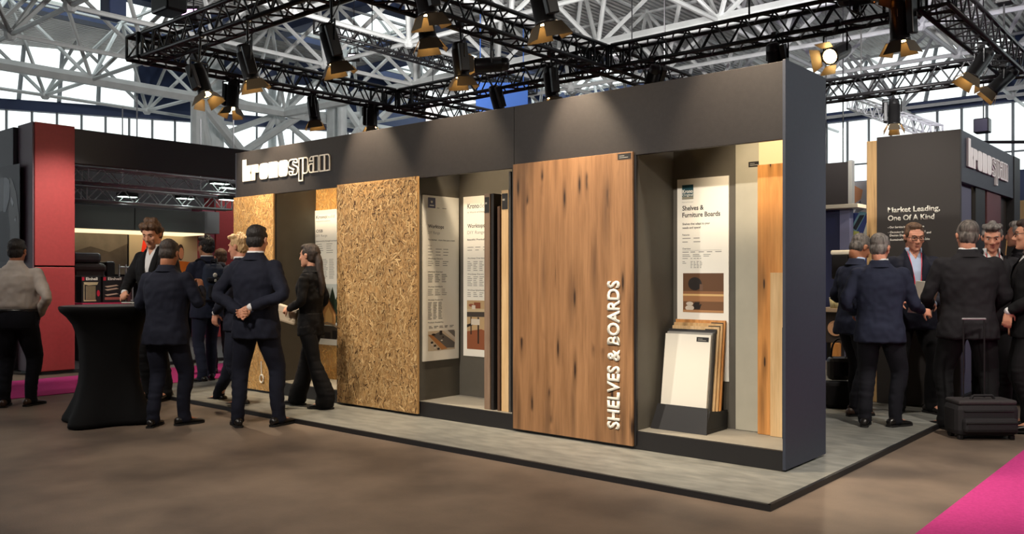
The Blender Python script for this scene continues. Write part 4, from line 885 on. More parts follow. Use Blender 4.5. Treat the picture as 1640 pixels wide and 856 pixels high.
# ================================================================== cocktail table with stretch cover
tb = Vector((0,0,0)); q = onZ(175, 676, 0); TR_ = .43
ct = thing('cocktail_table', 'round cocktail table under a black stretch cover', 'table', (q.x, q.y, 0))
M_STRETCH = mat('black_stretch_cloth', (11,11,13), .85, bump=.05, spec=.2)
rings = []
for z, r, amp in ((1.10,.02,0),(1.10,.40,0),(1.10,.425,0),(1.092,.432,0),(1.075,.430,0),(1.05,.418,.0),(1.0,.37,.02),(.93,.325,.04),(.82,.29,.06),(.68,.275,.08),(.52,.275,.10),(.38,.29,.14),(.24,.33,.19),(.12,.385,.24),(.05,.425,.27),(.012,.43,.28)):
    ring = []
    for i in range(48):
        a = 2*math.pi*i/48; f = (abs(math.cos(2*(a-.5))))**3; rr_ = r*(1-amp*.75)+r*amp*f*1.25; ring.append(Vector((rr_*math.cos(a), rr_*math.sin(a), z)))
    rings.append(ring)
MB().loft(rings[::-1]).build('stretch_cover', M_STRETCH, ct, True)
MB().lathe([(.01,1.1005),(.40,1.1005),(.415,1.103),(.40,1.106),(.01,1.106)], 40).build('tabletop_cap', mat('table_cap', (74,74,76), .5), ct, True)
for i in range(4):
    a = .5+i*math.pi/2; MB().lathe([(.03,0),(.05,0),(.05,.02),(.02,.025)], 10, Matrix.Translation((.41*math.cos(a), .41*math.sin(a), 0))).build('foot_pocket', mat('pocket_grey', (70,70,72), .5), ct)
q2 = onZ(221, 486, 1.107); t = thing('notebook', 'small pale notebook lying on the black cocktail table', 'notebook', (q2.x-.02, q2.y-.04, 1.107), .5)
MB().bev((-.11,-.04,0), (.11,.04,.004), .001).build('cover', M_INK, t); MB().bev((-.108,-.038,.004), (.108,.038,.012), .001).build('pages', M_PAPER, t); MB().bev((-.11,-.04,.012), (.11,.04,.016), .001).build('cover', M_INK, t)
# ================================================================== second dark booth with the Market Leading wall
sb = thing('exhibition_booth', 'second dark booth lettered Market Leading, One Of A Kind beside the group', 'booth', (0,0,0))
Y2 = 9.42; X20, X21 = onY(1404, 300, Y2).x, onY(1538, 300, Y2).x; Z2 = .5*(onY(1404, 221, Y2).z+onY(1538, 206, Y2).z)
Y2B = onX(1623, 300, X21).y
MB().bev((X20, Y2, .045), (X21, Y2+.05, Z2), .003).build('front_wall', mat('black_brown_wall', (50,46,45), .6, bump=.06, bscale=200), sb)
xpi = onY(1388, 300, Y2+.02).x
MB().bev((xpi, Y2+.02, .045), (X20-.002, Y2+.3, Z2-.03), .003).build('pine_post', M_PINE, sb)
zf = .5*(onX(1539, 292, X21).z+onX(1622, 317, X21).z)
MB().bev((X21-.05, Y2+.05, zf), (X21, Y2B, Z2), .003).build('fascia_panel', M_CHARB, sb)
MB().bev((X21-.6, Y2B, .045), (X21+.01, Y2B+.35, Z2), .003).build('end_panel', M_BLACK, sb)
MB().bb((X20, Y2+.05, .045), (X20+.05, Y2B+.3, Z2-.05)).build('back_wall', M_DARKST, sb)
MB().bb((X21-.7, Y2+.05, .045), (X21-.65, Y2B, zf+.2)).build('niche_wall', M_DARKST, sb)
MB().bb((X21-.65, Y2+.05, .045), (X21-.02, Y2B, .16)).build('plinth', M_BLACK, sb)
def yx(px_): return onX(px_, 400, X21).y
for px0, px1, m, nm, dx in ((1539, 1564, mat('lilac_grey_panel', (92,94,118), .6), 'lilac_panel', .03), (1566, 1581, M_BLACK, 'black_panel', .0), (1584, 1606, mat('wine_panel', (92,52,58), .55, var=.1, scale=3), 'wine_red_panel', .0), (1608, 1622, mat('dark_marble', (56,50,46), .3, var=.2, scale=3), 'marble_panel', .05)):
    MB().bev((X21-.06-dx, yx(px0), .16), (X21-.02-dx, yx(px1), zf+.05), .003).build(nm, m, sb)
vn = MB(); xv = X21-.068
pts = [onX(*q_, xv) for q_ in ((1619,335),(1616,360),(1612,385),(1609,410),(1606,430))]; 
pts = [onX(x_, y_, X21-.069) for x_, y_ in ((1619,335),(1617.5,350),(1616,366),(1613.5,378),(1612,392),(1610.5,405),(1610,420))]
vn.path([Vector((X21-.069, p.y, p.z)) for p in pts], .007, n=5); vn.build('gold_vein', mat('gold_vein', (206,160,104), .5), sb)
a = onX(1547.5, 286, X21); b_ = onX(1611.5, 300, X21); zlow = onX(1547.5, 267, X21).z
logo(sb, frame((X21+.001, a.y, zlow), (0,1,0), (0,0,1)), (b_.y-a.y)/9.12, .02, mat('pale_letters', (240,236,240), .4))
F_ = frame((0, Y2-.001, 0), (1,0,0), (0,0,1))
for s_, x0, y0, x1, hh in (('Market Leading,', 1422, 341, 1505.5, 8.2), ('One Of A Kind', 1422, 354, 1496.5, 8.2)):
    p = onY(x0, y0, Y2); p1_ = onY(x1, y0, Y2); hz = onY(x0, y0-hh, Y2).z-p.z; text('wall_lettering', s_, frame((p.x, Y2-.001, p.z), (1,0,0), (0,0,1)), hz, M_PAPER, sb, bold=.022, width=p1_.x-p.x, ext=.002)
for s_, x0, y0, x1 in (('- Our Service is Based on Vision', 1422, 366, 1480), ('- Ongoing Innovation, Trend', 1422, 374, 1482), ('and', 1484, 374, 1491), ('Design Development', 1425, 379, 1470), ('- Sustainable and Responsible', 1422, 386, 1489)):
    p = onY(x0, y0, Y2); p1_ = onY(x1, y0, Y2); hz = onY(x0, y0-3.1, Y2).z-p.z; text('wall_small_print', s_, frame((p.x, Y2-.001, p.z), (1,0,0), (0,0,1)), hz, M_PAPER, sb, bold=.02, width=p1_.x-p.x)
spot('booth_fill', (-2.8, 7.6, 4.2), (-2.6, 9.42, 1.4), 260, NEUTRAL, 60, .8, .08)  # unseen spot added to brighten the lettered wall and the group
# ================================================================== things between the two booths
M_NAVYW = mat('navy_stand', (34,44,92), .5); M_LIL = mat('lilac_column', (128,134,176), .5)
def at(px_, y_, d): return atD(px_, y_, d)
def facing(p, w_, h_, th, m, name, parent=None):
    return MB().bev((0, 0, 0), (w_, th, h_), .004).build(name, m, parent)
def standY(lab, name, cat, x0, x1, yt, yb, Y, th, m, part='board', z0=None):
    a, b = onY(x0, yt, Y), onY(x1, yb, Y); zb_ = b.z if z0 is None else z0
    t = thing(name, lab, cat, (a.x, Y, zb_)); MB().bev((0,0,0), (b.x-a.x, th, a.z-zb_), .004).build(part, m, t); return t, b.x-a.x, a.z-zb_
t, W_, H_ = standY('dark grey hanging wall panel with a white edge past the end of the booth', 'room_divider', 'panel', 1312, 1358, 263, 336, 15.0, .12, mat('taupe_panel', (74,68,66), .6))
MB().bev((W_+.002,0,0), (W_+.07,.13,H_+.02), .004).build('white_edge', M_WHITE, t); MB().tube((.1,.05,H_), (.1,.05,H_+3.5), .012).tube((W_-.1,.05,H_), (W_-.1,.05,H_+3.5), .012).build('hanging_cable', M_TR, t)
t, W_, H_ = standY('white display board with an orange print under the far windows', 'display_board', 'board', 1361, 1389, 292, 345, 18.0, .08, mat('pale_board', (206,204,206), .5), z0=.01)
zo_ = onY(1361, 330, 18.0).z; MB().prism([(W_*.15,zo_),(W_*.65,zo_+.12),(W_*.75,H_-.18),(W_*.2,H_-.06)], frame((0,-.002,0), (1,0,0), (0,0,1)), .001).build('printed_orange', pmat((240,170,120)), t); MB().prism([(W_*.2,zo_-.2),(W_*.8,zo_-.1),(W_*.6,zo_+.1)], frame((0,-.003,0), (1,0,0), (0,0,1)), .001).build('printed_grey', pmat((120,120,128)), t)
t, W_, H_ = standY('navy blue stand wall seen past the end panel of the booth', 'stand_wall', 'wall panel', 1300, 1346, 338, 640, 13.6, .12, M_NAVYW, z0=.045)
MB().bev((W_+.005,-.05,0), (W_+.16,.12,H_), .006).build('column', M_LIL, t); MB().bev((-.1,-.25,H_), (W_+.35,.14,H_+.06), .006).build('pale_shelf', M_WHITE, t)
t, W_, H_ = standY('blue poster showing a pale cutting tool beside the lilac column', 'poster', 'poster', 1356, 1390, 342, 470, 13.75, .03, mat('poster_blue', (52,70,140), .5), z0=.045)
Fp = lambda o: frame((0,-.001-o,0), (1,0,0), (0,0,1))
hz = lambda y: onY(1356, y, 13.75).z-.045
MB().prism([(W_*.1,hz(372)),(W_*.62,hz(340)+0),(W_*.95,hz(342)),(W_*.35,hz(378))], Fp(0), .001).build('printed_tool', pmat((120,170,190)), t); MB().prism([(W_*.3,hz(366)),(W_*.62,hz(346)),(W_*.85,hz(346)),(W_*.45,hz(370))], Fp(.001), .001).build('printed_tool_body', pmat((34,40,52)), t)
MB().prism([(W_*.55,hz(400)),(W_,hz(352)),(W_,hz(400))], Fp(0), .001).build('printed_ground', pmat((206,214,206)), t); MB().prism([(W_*.02,hz(376)),(W_*.3,hz(370)),(W_*.6,hz(372)),(W_*.6,hz(395)),(W_*.05,hz(400))], Fp(.002), .001).build('printed_cap', pmat((190,196,110)), t)
# counter with a coffee machine and cups
YC = 11.2; a, b = onY(1308, 500, YC), onY(1349, 500, YC)
t = thing('counter', 'dark catering counter with a wooden leg beside the dark-haired man', 'counter', (a.x, YC, .045)); W_ = b.x-a.x; zc_ = onY(1340, 494, YC).z-.045
MB().bev((0,-.1,zc_-.05), (W_,.6,zc_), .006).build('counter_top', mat('pale_counter', (190,170,150), .4), t); MB().bev((.02,0,zc_-.45), (W_-.02,.55,zc_-.05), .006).build('counter_front', mat('dark_counter', (60,54,54), .5), t)
MB().lathe([(.01,0),(.1,0),(.1,.02),(.06,.025),(.05,.02),(.01,.02)], 20, frame((W_*.75,-.0,zc_-.26), (1,0,0), (0,0,1))).build('round_emblem', mat('emblem_cream', (222,176,140), .5), t)
MB().bev((W_*.62,-.06,0), (W_*.62+.1,.04,zc_-.45), .006).build('wooden_leg', M_OAKO, t); MB().bev((.02,.3,0), (W_*.55,.5,zc_-.45), .006).build('inner_panel', M_BLACK, t)
t = thing('coffee_machine', 'white and black coffee machine on the catering counter', 'coffee machine', (a.x+.18, YC+.1, zc_+.045))
zm = onY(1330, 401, YC).z-zc_-.045; MB().bev((0,0,0), (.26,.3,zm*.5), .02).build('machine_body', M_BLACK, t); MB().bev((-.02,-.02,zm*.5), (.2,.3,zm-.06), .02).build('bean_hopper', mat('smoke_black', (30,30,34), .2), t); MB().bev((-.03,-.03,zm-.06), (.26,.31,zm), .02).build('lid', M_WHITE, t); MB().tube((.13,-.02,zm*.45), (.13,-.02,zm*.3), .02).build('spout', M_ALU, t)
for i, (px_, lab) in enumerate(((1334, 'pale paper cup on the counter edge before the coffee machine'), (1342, 'pale paper cup on the counter nearest the dark-haired man'))):
    q = onY(px_, 490, YC-.05); t = thing('paper_cup', lab, 'cup', (q.x, YC-.05, zc_+.045)); MB().lathe([(.005,.0),(.032,0),(.045,.13),(.04,.13),(.03,.01),(.005,.008)], 18).build('cup', mat('cup_cream', (226,216,170), .6), t, True); MB().lathe([(.04,.13),(.047,.13),(.047,.14),(.036,.14)], 18).build('rim', M_PAPER, t, True)
t, W_, H_ = standY('pale pink counter lettered in white behind the dark suit trousers', 'counter', 'counter', 1535, 1560, 540, 640, 12.6, .5, mat('pale_pink_counter', (206,150,176), .5), z0=.045)
text('counter_lettering', 'WA', frame((W_*.75,-.002,H_*.2), (0,0,1), (-1,0,0)), .07, M_PAPER, t, bold=.02, ext=.001)
t, W_, H_ = standY('bright cream lit wall seen past the profile man at the picture edge', 'stand_wall', 'wall panel', 1618, 1720, 322, 500, 16.5, .1, mat('warm_lit_wall', (236,208,150), .6), z0=.01)
a = atD(1575, 215, 17); t = thing('spotlight_bar', 'black hanging bar with a dark fixture above the second booth logo', 'lamp', (a.x, a.y, a.z)); 
MB().tube((-.9,.6,0), (1.1,-.7,-.35), .03).build('bar', M_TR, t); MB().bev((-.15,-.15,.02), (.12,.12,.3), .02).build('fixture', M_LB, t); MB().tube((0,0,.3), (0,0,5), .012).build('hanging_cable', M_TR, t)
# ================================================================== trolley case
q = onZ(1584, 706, 0); sc_ = depth(q)/F_PX; fwd2 = FW
ca = thing('trolley_case', 'black fabric trolley case with raised handle standing by the pink carpet', 'suitcase', (q.x, q.y, 0), 40.6*math.pi/180)
W_ = 102*sc_; H_ = 58*sc_
M_CASE = mat('black_luggage_fabric', (24,22,26), .8, bump=.25, bscale=120)
MB().bev((-W_/2, .0, .03), (W_/2, .26, H_), .05).build('body', M_CASE, ca, False)
MB().bev((-W_/2+.04, -.05, .07), (W_/2-.04, .02, H_*.62), .04).build('front_pocket', M_CASE, ca); MB().bev((-W_/2+.02,.01,H_-.01), (W_/2-.02,.25,H_+.03), .02).build('top_flap', mat('luggage_top', (52,48,50), .7, bump=.2, bscale=100), ca)
z_ = MB(); z_.path([Vector((-W_/2+.05,-.053,H_*.5)), Vector((W_/2-.05,-.053,H_*.5))], .005); z_.path([Vector((-W_/2+.06,-.003,H_*.8)), Vector((W_/2-.06,-.003,H_*.8))], .005); z_.build('zip', M_LB, ca)
zh = 1.38+(443-513)/1378*depth(q); xh = -.02
MB().tube((xh-.09,.2,H_), (xh-.09,.2,zh), .007).build('handle_tube', M_TR, ca); MB().tube((xh+.09,.2,H_), (xh+.09,.2,zh), .007).build('handle_tube', M_TR, ca); MB().bev((xh-.105,.19,zh-.008), (xh+.105,.21,zh+.008), .007).build('handle_grip', M_ALU, ca)
MB().path([Vector((-.1,.1,H_+.03)), Vector((-.08,.1,H_+.06)), Vector((.08,.1,H_+.06)), Vector((.1,.1,H_+.03))], .012).build('carry_handle', M_CASE, ca)
for x in (-W_/2+.05, W_/2-.05): MB().lathe([(.005,-.015),(.035,-.015),(.035,.015),(.005,.015)], 14, frame((x,.2,.035), (0,1,0), (0,0,1))).build('wheel', M_BLACK, ca); MB().bev((x-.02,.03,0), (x+.02,.07,.04), .008).build('foot', M_BLACK, ca)
# ================================================================== people
M_SKIN = {k: mat('skin_'+k, c, .55, var=.05, scale=30, spec=.35) for k, c in (('fair', (206,150,122)), ('pink', (212,150,124)), ('tan', (176,118,88)), ('olive', (188,136,104)))}
M_LIP = mat('lips', (182,112,98), .5); M_EYEW = mat('eye_white', (220,214,208), .3); M_IRIS = mat('iris', (40,28,22), .2)
def hairmat(n, a, b): return mat('hair_'+n, a, .55, col2=b, scale=14, stretch=(3,3,.6), bump=.5, bscale=90)
M_HAIR = {'black': hairmat('black', (20,17,17), (38,32,30)), 'dark': hairmat('dark', (34,26,22), (60,46,38)), 'brown': hairmat('brown', (66,46,34), (104,76,54)), 'blond': hairmat('blond', (168,132,88), (214,180,132)), 'grey': hairmat('grey', (78,74,72), (136,130,126)), 'salt': hairmat('salt', (52,48,46), (120,112,106)), 'silver': hairmat('silver', (120,116,112), (180,174,168))}
def cloth(n, c, **k): return mat('cloth_'+n, c, k.pop('rough', .85), bump=.2, bscale=260, sheen=k.pop('sheen', .0), var=.1, scale=5, spec=.25, **k)
M_NAVYS = cloth('navy_suit', (25,28,42)); M_DKSUIT = cloth('dark_suit', (24,23,28)); M_BLKSUIT = cloth('black_suit', (17,17,20)); M_BLUESUIT = cloth('blue_suit', (36,41,60)); M_CHSUIT = cloth('charcoal_suit', (32,31,35))
M_SHIRTW = cloth('white_shirt', (222,222,224), sheen=0); M_SHIRTB = cloth('pale_blue_shirt', (176,192,220), sheen=0); M_SHIRTG = cloth('beige_shirt', (206,196,188), sheen=0); M_DKTROU = cloth('dark_trousers', (20,21,29))
M_SHOE = mat('black_shoe', (22,19,18), .3); M_SHOEB = mat('brown_shoe', (64,44,34), .35); M_SOLE = mat('shoe_sole', (14,13,13), .7); M_TANSOLE = mat('pale_sole', (150,120,100), .7)
M_RED_L = mat('red_lanyard', (206,44,66), .5); M_FRAME = mat('glasses_frame', (24,22,24), .3)

def remeshed(mb, vox, smooth=2, fac=.5):
    """union of all closed pieces in mb as one continuous surface"""
    me = bpy.data.meshes.new('tmp'); me.from_pydata(mb.v, [], mb.f); me.update()
    bm = bmesh.new(); bm.from_mesh(me); bmesh.ops.recalc_face_normals(bm, faces=bm.faces[:]); bm.to_mesh(me); bm.free()
    o = bpy.data.objects.new('tmp', me)
    r = o.modifiers.new('r', 'REMESH'); r.mode = 'VOXEL'; r.voxel_size = vox; r.use_smooth_shade = True
    if smooth: s = o.modifiers.new('s', 'SMOOTH'); s.iterations = smooth; s.factor = fac
    out = evaluated_mesh(o); bpy.data.meshes.remove(me); return out
def link(name, me, m, parent):
    me.name = name; me.materials.clear()
    for x in (m if isinstance(m, (list, tuple)) else [m]): me.materials.append(x)
    me.polygons.foreach_set('use_smooth', [True]*len(me.polygons))
    o = bpy.data.objects.new(name, me); C.objects.link(o); o.parent = parent; return o
def sring(c, xa, ya, a, b, n=20, e=2.4):
    """superellipse ring"""
    P = []
    for i in range(n):
        t = 2*math.pi*i/n; ct, st = math.cos(t), math.sin(t)
        P.append(Vector(c)+xa*(a*math.copysign(abs(ct)**(2/e), ct))+ya*(b*math.copysign(abs(st)**(2/e), st)))
    return P
def limb(mb, pts, n=14, flat=1.0, xref=None):
    """pts: [(point, radius)], closed smooth tube through the points"""
    P = [Vector(p) for p, r in pts]; R_ = [r for p, r in pts]
    # Catmull-Rom resample
    Q, S = [], []
    for i in range(len(P)-1):
        p0, p1, p2, p3 = P[max(0, i-1)], P[i], P[i+1], P[min(len(P)-1, i+2)]
        m = 4
        for k in range(m):
            t = k/m; a = 2*p1+(p2-p0)*t+(2*p0-5*p1+4*p2-p3)*t*t+(3*p1-p0-3*p2+p3)*t**3
            Q.append(a*.5); S.append(R_[i]*(1-t)+R_[i+1]*t)
    Q.append(P[-1]); S.append(R_[-1])
    rings = []; xr = None
    for i in range(len(Q)):
        d = (Q[min(i+1, len(Q)-1)]-Q[max(i-1, 0)]).normalized()
        if xr is None: xr = d.orthogonal().normalized() if xref is None else Vector(xref)
        xr = (xr-d*xr.dot(d)).normalized(); y = d.cross(xr)
        rings.append([Q[i]+xr*S[i]*math.cos(2*math.pi*k/n)+y*S[i]*flat*math.sin(2*math.pi*k/n) for k in range(n)])
    d0, d1 = (Q[1]-Q[0]).normalized(), (Q[-1]-Q[-2]).normalized()
    c0, c1 = Q[0]-d0*S[0]*.6, Q[-1]+d1*S[-1]*.6
    rings = [[c0+(p-Q[0])*.6 for p in rings[0]]]+rings+[[c1+(p-Q[-1])*.6 for p in rings[-1]]]
    mb.loft(rings)
def hand(mb, wrist, d, pn, side, curl=.5, k=1.0, spread=1.0, thumb=.6):
    """wrist point, finger direction d, palm normal pn (out of the palm), side +1 right / -1 left"""
    d = Vector(d).normalized(); pn = Vector(pn); pn = (pn-d*pn.dot(d)).normalized(); x = d.cross(pn)*-side     # x: towards the thumb
    W_ = Vector(wrist); P = lambda a, b, c: W_+x*a*k+d*b*k+pn*c*k
    def rg(b, a, c, off=0): return [P(a*math.cos(2*math.pi*i/12)+off, b, c*math.sin(2*math.pi*i/12)) for i in range(12)]
    mb.loft([rg(-.02, .026, .019), rg(.0, .027, .018), rg(.03, .037, .016), rg(.065, .041, .014), rg(.092, .040, .012)])
    for i, (ox, L_) in enumerate(((.031, .072), (.0105, .080), (-.0105, .075), (-.031, .060))):
        a = 0; p = P(ox, .086, 0); pts = [(P(ox, .066, 0), .0098*k), (p, .0098*k)]; fan = (1.5-i)*.05*spread
        for j, (f, cc) in enumerate(((.45, .8), (.3, 1.1), (.25, .8))):
            a += curl*cc*(1+.08*i); v = (d*math.cos(a)+pn*math.sin(a)+x*fan).normalized(); p = p+v*L_*f*k; pts.append((p, (.0092-.0008*j)*k))
        limb(mb, pts, 8)
    t0 = P(.026, .022, .004); v1 = (x*.75+d*.6+pn*(.25+.4*thumb)).normalized(); v2 = (x*.3+d*.85+pn*(.3+.6*thumb)).normalized()
    limb(mb, [(P(.012, .012, .004), .014*k), (t0, .0135*k), (t0+v1*.038*k, .0112*k), (t0+v1*.038*k+v2*.028*k, .0095*k), (t0+v1*.038*k+v2*.05*k, .008*k)], 8)

def person(label, loc, rotz, H=1.8, name='person', skin='fair', hair='dark', hairstyle='short', feet=None, lean=0, pitch=0, yaw=0, roll=0, arms=None, hands=None, wide=1.0, belly=0,
           top=None, top_kind='jacket', shirt=None, trousers=None, legw=1.0, shoes=None, vox=.0085, open_front=False, glasses=False, lanyard=False, sway=0, female=False, badge=False, vw=.22, socks=None, lookup=None, beard=False):
    """standing figure, facing local +Y, +X is its right hand; joints in metres for a 1.80 m figure, scaled to H"""
    k = H/1.8
    hipz = .93; piv = Vector((sway, 0, .95)); RL = Matrix.Rotation(-lean, 3, 'X') if lean else Matrix.Identity(3)
    def T(x, y, z): return piv+RL @ Vector((x, y, z-.95))
    feet = feet or [(.11, 0, -.12), (-.11, 0, .12)]       # right, left: x, y, turn
    arms = arms or [((.25, -.04, 1.17), (.26, .06, .92)), ((-.25, -.04, 1.17), (-.26, .06, .92))]
    hands = hands or [((.0, .1, -1), (-1, 0, 0), .35), ((.0, .1, -1), (1, 0, 0), .35)]
    sw = .185*wide*(.88 if female else 1)
    nb = T(0, -.01, 1.50); xax = Vector((1, 0, 0)); yax = RL @ Vector((0, 1, 0))
    HC = T(0, .022, 1.668); HM = Matrix.Translation(HC) @ Matrix.Rotation(-lean*.4, 4, 'X') @ Matrix.Rotation(yaw, 4, 'Z') @ Matrix.Rotation(-pitch, 4, 'X') @ Matrix.Rotation(roll, 4, 'Y') @ Matrix.Scale(1.06, 4)
    HC2 = HM @ Vector((0, -.03, -.075))
    # ---------------- body
    b = MB()
    def E(c, r): b.ell((0,0,0), r, 18, 12); n_ = 18*11; b.v[-n_:] = [tuple(HM @ (Vector(v)+Vector(c))) for v in b.v[-n_:]]
    E((0,-.014,.036), (.074,.094,.082))
    for rr_ in [[(.05,.070,.074,.010),(.02,.069,.076,.014),(-.02,.066,.072,.018),(-.055,.060,.066,.024),(-.085,.050,.055,.034),(-.105,.034,.036,.052),(-.117,.018,.018,.064)]]:
        b.loft([[HM @ p for p in sring((0, yo, z), Vector((1,0,0)), Vector((0,1,0)), a, c_, 20, 2.1)] for z, a, c_, yo in rr_])
    E((0,.082,.026), (.052,.014,.010)); E((.040,.066,-.022), (.024,.020,.024)); E((-.040,.066,-.022), (.024,.020,.024))
    n0 = len(b.v)
    limb(b, [(Vector((0,.086,.016)), .008), (Vector((0,.098,-.008)), .0095), (Vector((0,.112,-.030)), .0125), (Vector((0,.098,-.037)), .010)], 8); b.v[n0:] = [tuple(HM @ Vector(v)) for v in b.v[n0:]]
    E((.013,.098,-.034), (.009,.010,.007)); E((-.013,.098,-.034), (.009,.010,.007))
    E((0,.087,-.063), (.022,.008,.005)); E((0,.086,-.073), (.018,.009,.006)); E((0,.082,-.100), (.020,.016,.014))
    for s in (1, -1): E((s*.077,-.010,-.004), (.010,.019,.031)); E((s*.080,-.010,.008), (.012,.020,.016))
    fr = .82 if female else 1
    limb(b, [(HM @ Vector((0,-.022,-.02)), .056*fr), (HC2, .060*fr), (T(0,-.012,1.535), .062*fr), (T(0,-.01,1.47), .078*fr)], 14)
    tor = [(.86,.13,.09,0),(.95,.145,.10,0),(1.08,.135,.092,.005),(1.2,.15,.10,.005),(1.33,.165,.108,0),(1.42,.15,.09,-.005),(1.48,.09,.06,-.01)]
    b.loft([sring(T(0, yo, z), xax, yax, a*wide, c_*wide, 20) for z, a, c_, yo in tor])
    KN, AN = [], []
    for i, s in enumerate((1, -1)):
        fx, fy, tw = feet[i]; hp = Vector((sway+s*.09*wide, 0, .90)); an = Vector((fx, fy, .085)); fd = Vector((math.sin(-tw), math.cos(-tw), 0)); dist = (hp-an).length
        bend = max(0, 1-(dist/.83)**2); kn = hp.lerp(an, .49)+fd*(.03+.33*math.sqrt(bend) if bend > .004 else .02); KN.append(kn); AN.append((an, fd))
        limb(b, [(hp, .085), (hp.lerp(kn, .5), .07), (kn, .05), (kn.lerp(an, .35)-fd*.01, .05), (an, .034)], 12)
        limb(b, [(an, .034), (an+fd*.08-Vector((0,0,.045)), .034), (an+fd*.15-Vector((0,0,.058)), .022)], 10)
    for i, s in enumerate((1, -1)):
        sh = T(s*sw, -.01, 1.425); el, wr = (Vector(p) for p in arms[i])
        limb(b, [(T(s*.09, -.01, 1.42), .046*fr), (sh-Vector((s*.012,0,.02)), .038*fr), (sh.lerp(el, .5), .046), (el, .038), (el.lerp(wr, .3), .040), (wr, .027)], 12)
        d_, pn_, cu = hands[i][:3]; hand(b, wr, d_, pn_, s, cu, .95 if not female else .85, *(hands[i][3:]))
    me = remeshed(b, vox, 2, .45)
    ms = [M_SKIN[skin], M_LIP]; HI = HM.inverted()
    o = bpy.data.objects.new(name, me); me.name = name; C.objects.link(o)
    for x in ms: me.materials.append(x)
    me.polygons.foreach_set('use_smooth', [True]*len(me.polygons))
    for f in me.polygons:
        c = HI @ f.center
        if -.077 < c.z < -.060 and abs(c.x) < .019-.5*abs(c.z+.068) and c.y > .088: f.material_index = 1
    tag(o, label, 'person'); o.location = loc; o.rotation_euler = (0, 0, rotz); o.scale = (k, k, k)
    # ---------------- eyes, brows, hair
    for s in (1, -1):
        e = MB(); e.ell((0,0,0), (.0125,.0125,.0095), 12, 8); eo = MB(); eo.add([HM @ (Vector(v)+Vector((s*.031,.072,.004))) for v in e.v], e.f); eo.cur = 1
        e2 = MB(); e2.ell((0,0,0), (.006,.003,.006), 10, 6); eo.add([HM @ (Vector(v)+Vector((s*.031,.0835,.003))) for v in e2.v], e2.f); eo.build('eye', [M_EYEW, M_IRIS], o, True)
        br = MB(); limb(br, [(HM @ Vector((s*.014,.0915,.023)), .0035), (HM @ Vector((s*.032,.090,.030)), .0045), (HM @ Vector((s*.050,.078,.025)), .003)], 6); br.build('eyebrow', M_HAIR[hair], o, True)
    h = MB()
    def HE(c, r): h.ell((0,0,0), r, 20, 14); n_ = 20*13; h.v[-n_:] = [tuple(HM @ (Vector(v)+Vector(c))) for v in h.v[-n_:]]
    if hairstyle == 'bald_top':
        HE((0,-.050,.005), (.078,.064,.066)); HE((.062,-.016,.028), (.022,.052,.036)); HE((-.062,-.016,.028), (.022,.052,.036)); HE((0,-.040,.066), (.060,.068,.056))
    else:
        HE((0,-.024,.052), (.0795,.094,.080)); HE((0,-.046,-.010), (.074,.064,.076)); HE((.064,-.006,.034), (.019,.052,.040)); HE((-.064,-.006,.034), (.019,.052,.040))
        if hairstyle != 'receding': HE((0,.030,.092), (.060,.054,.036))
        else: HE((0,.012,.094), (.058,.052,.034))
    if hairstyle == 'mop':
        for c in ((.05,.04,.09), (-.05,.045,.085), (0,.058,.092), (.072,-.01,.04), (-.072,-.01,.04), (.06,-.05,.02), (-.06,-.05,.02), (0,-.08,0), (.03,-.03,.12), (-.03,-.02,.12)): HE(c, (.038,.038,.036))
    if hairstyle == 'quiff':
        for c in ((.03,.055,.10), (-.03,.055,.10), (0,.05,.112), (.05,.0,.1), (-.05,.0,.1), (0,-.03,.125)): HE(c, (.034,.036,.026))
    if hairstyle == 'long':
        HE((0,-.035,.03), (.082,.09,.088)); limb(h, [(HM @ Vector((0,-.085,.02)), .04), (HM @ Vector((0,-.115,-.06)), .042), (HM @ Vector((0,-.12,-.15)), .045), (T(0,-.135,1.36), .038), (T(0,-.13,1.24), .022)], 12)
    hm = remeshed(h, .0065, 1, .4)
    for v in hm.vertices:
        q = v.co*38; v.co += (v.co-HC).normalized()*(noise.noise(Vector((q.x*2.2, q.y*2.2, q.z*.8)))*.006*(1.6 if hairstyle in ('mop', 'quiff') else .7))
    link('hair', hm, M_HAIR[hair], o)
    if hairstyle == 'long': c_ = HM @ Vector((0,-.108,.03)); MB().bev(c_-Vector((.045,.012,.012)), c_+Vector((.045,.012,.012)), .008).build('hair_clip', M_BLACK, o)
    if beard: 
        bd2 = MB(); bd2.loft([[HM @ p for p in sring((0, yo, z), Vector((1,0,0)), Vector((0,1,0)), a, c2, 16, 2.1)] for z, a, c2, yo in ((-.045,.0615,.064,.026),(-.07,.058,.063,.031),(-.09,.050,.054,.038),(-.108,.034,.036,.054),(-.12,.018,.018,.065))]); bd2.build('beard', M_HAIR[hair], o, True)
    if glasses:
        g = MB()
        for s in (1, -1):
            R_ = [HM @ Vector((s*.032+.025*math.copysign(abs(math.cos(t))**.6, math.cos(t)), .099-abs(.024*math.cos(t))*.1, .002+.0155*math.copysign(abs(math.sin(t))**.6, math.sin(t)))) for t in [2*math.pi*i/16 for i in range(17)]]; g.path(R_, .0026, n=5)
            g.path([HM @ Vector((s*.056,.095,.008)), HM @ Vector((s*.078,.06,.010)), HM @ Vector((s*.083,-.01,.010))], .0026, n=5)
        g.path([HM @ Vector((.008,.100,.006)), HM @ Vector((-.008,.100,.006))], .0026, n=5); g.build('glasses', M_FRAME, o, True)
    # ---------------- trousers
    t = MB(); M_T = trousers or top; tk = 1.12 if top_kind == 'shirt' else 1
    t.loft([sring(T(0, 0, z), xax, yax, a*wide*tk, c_*wide*tk+belly*.5, 22, 2.5) for z, a, c_ in ((.84,.155,.112),(.90,.168,.122),(.98,.165,.118),(1.04,.155,.11))])
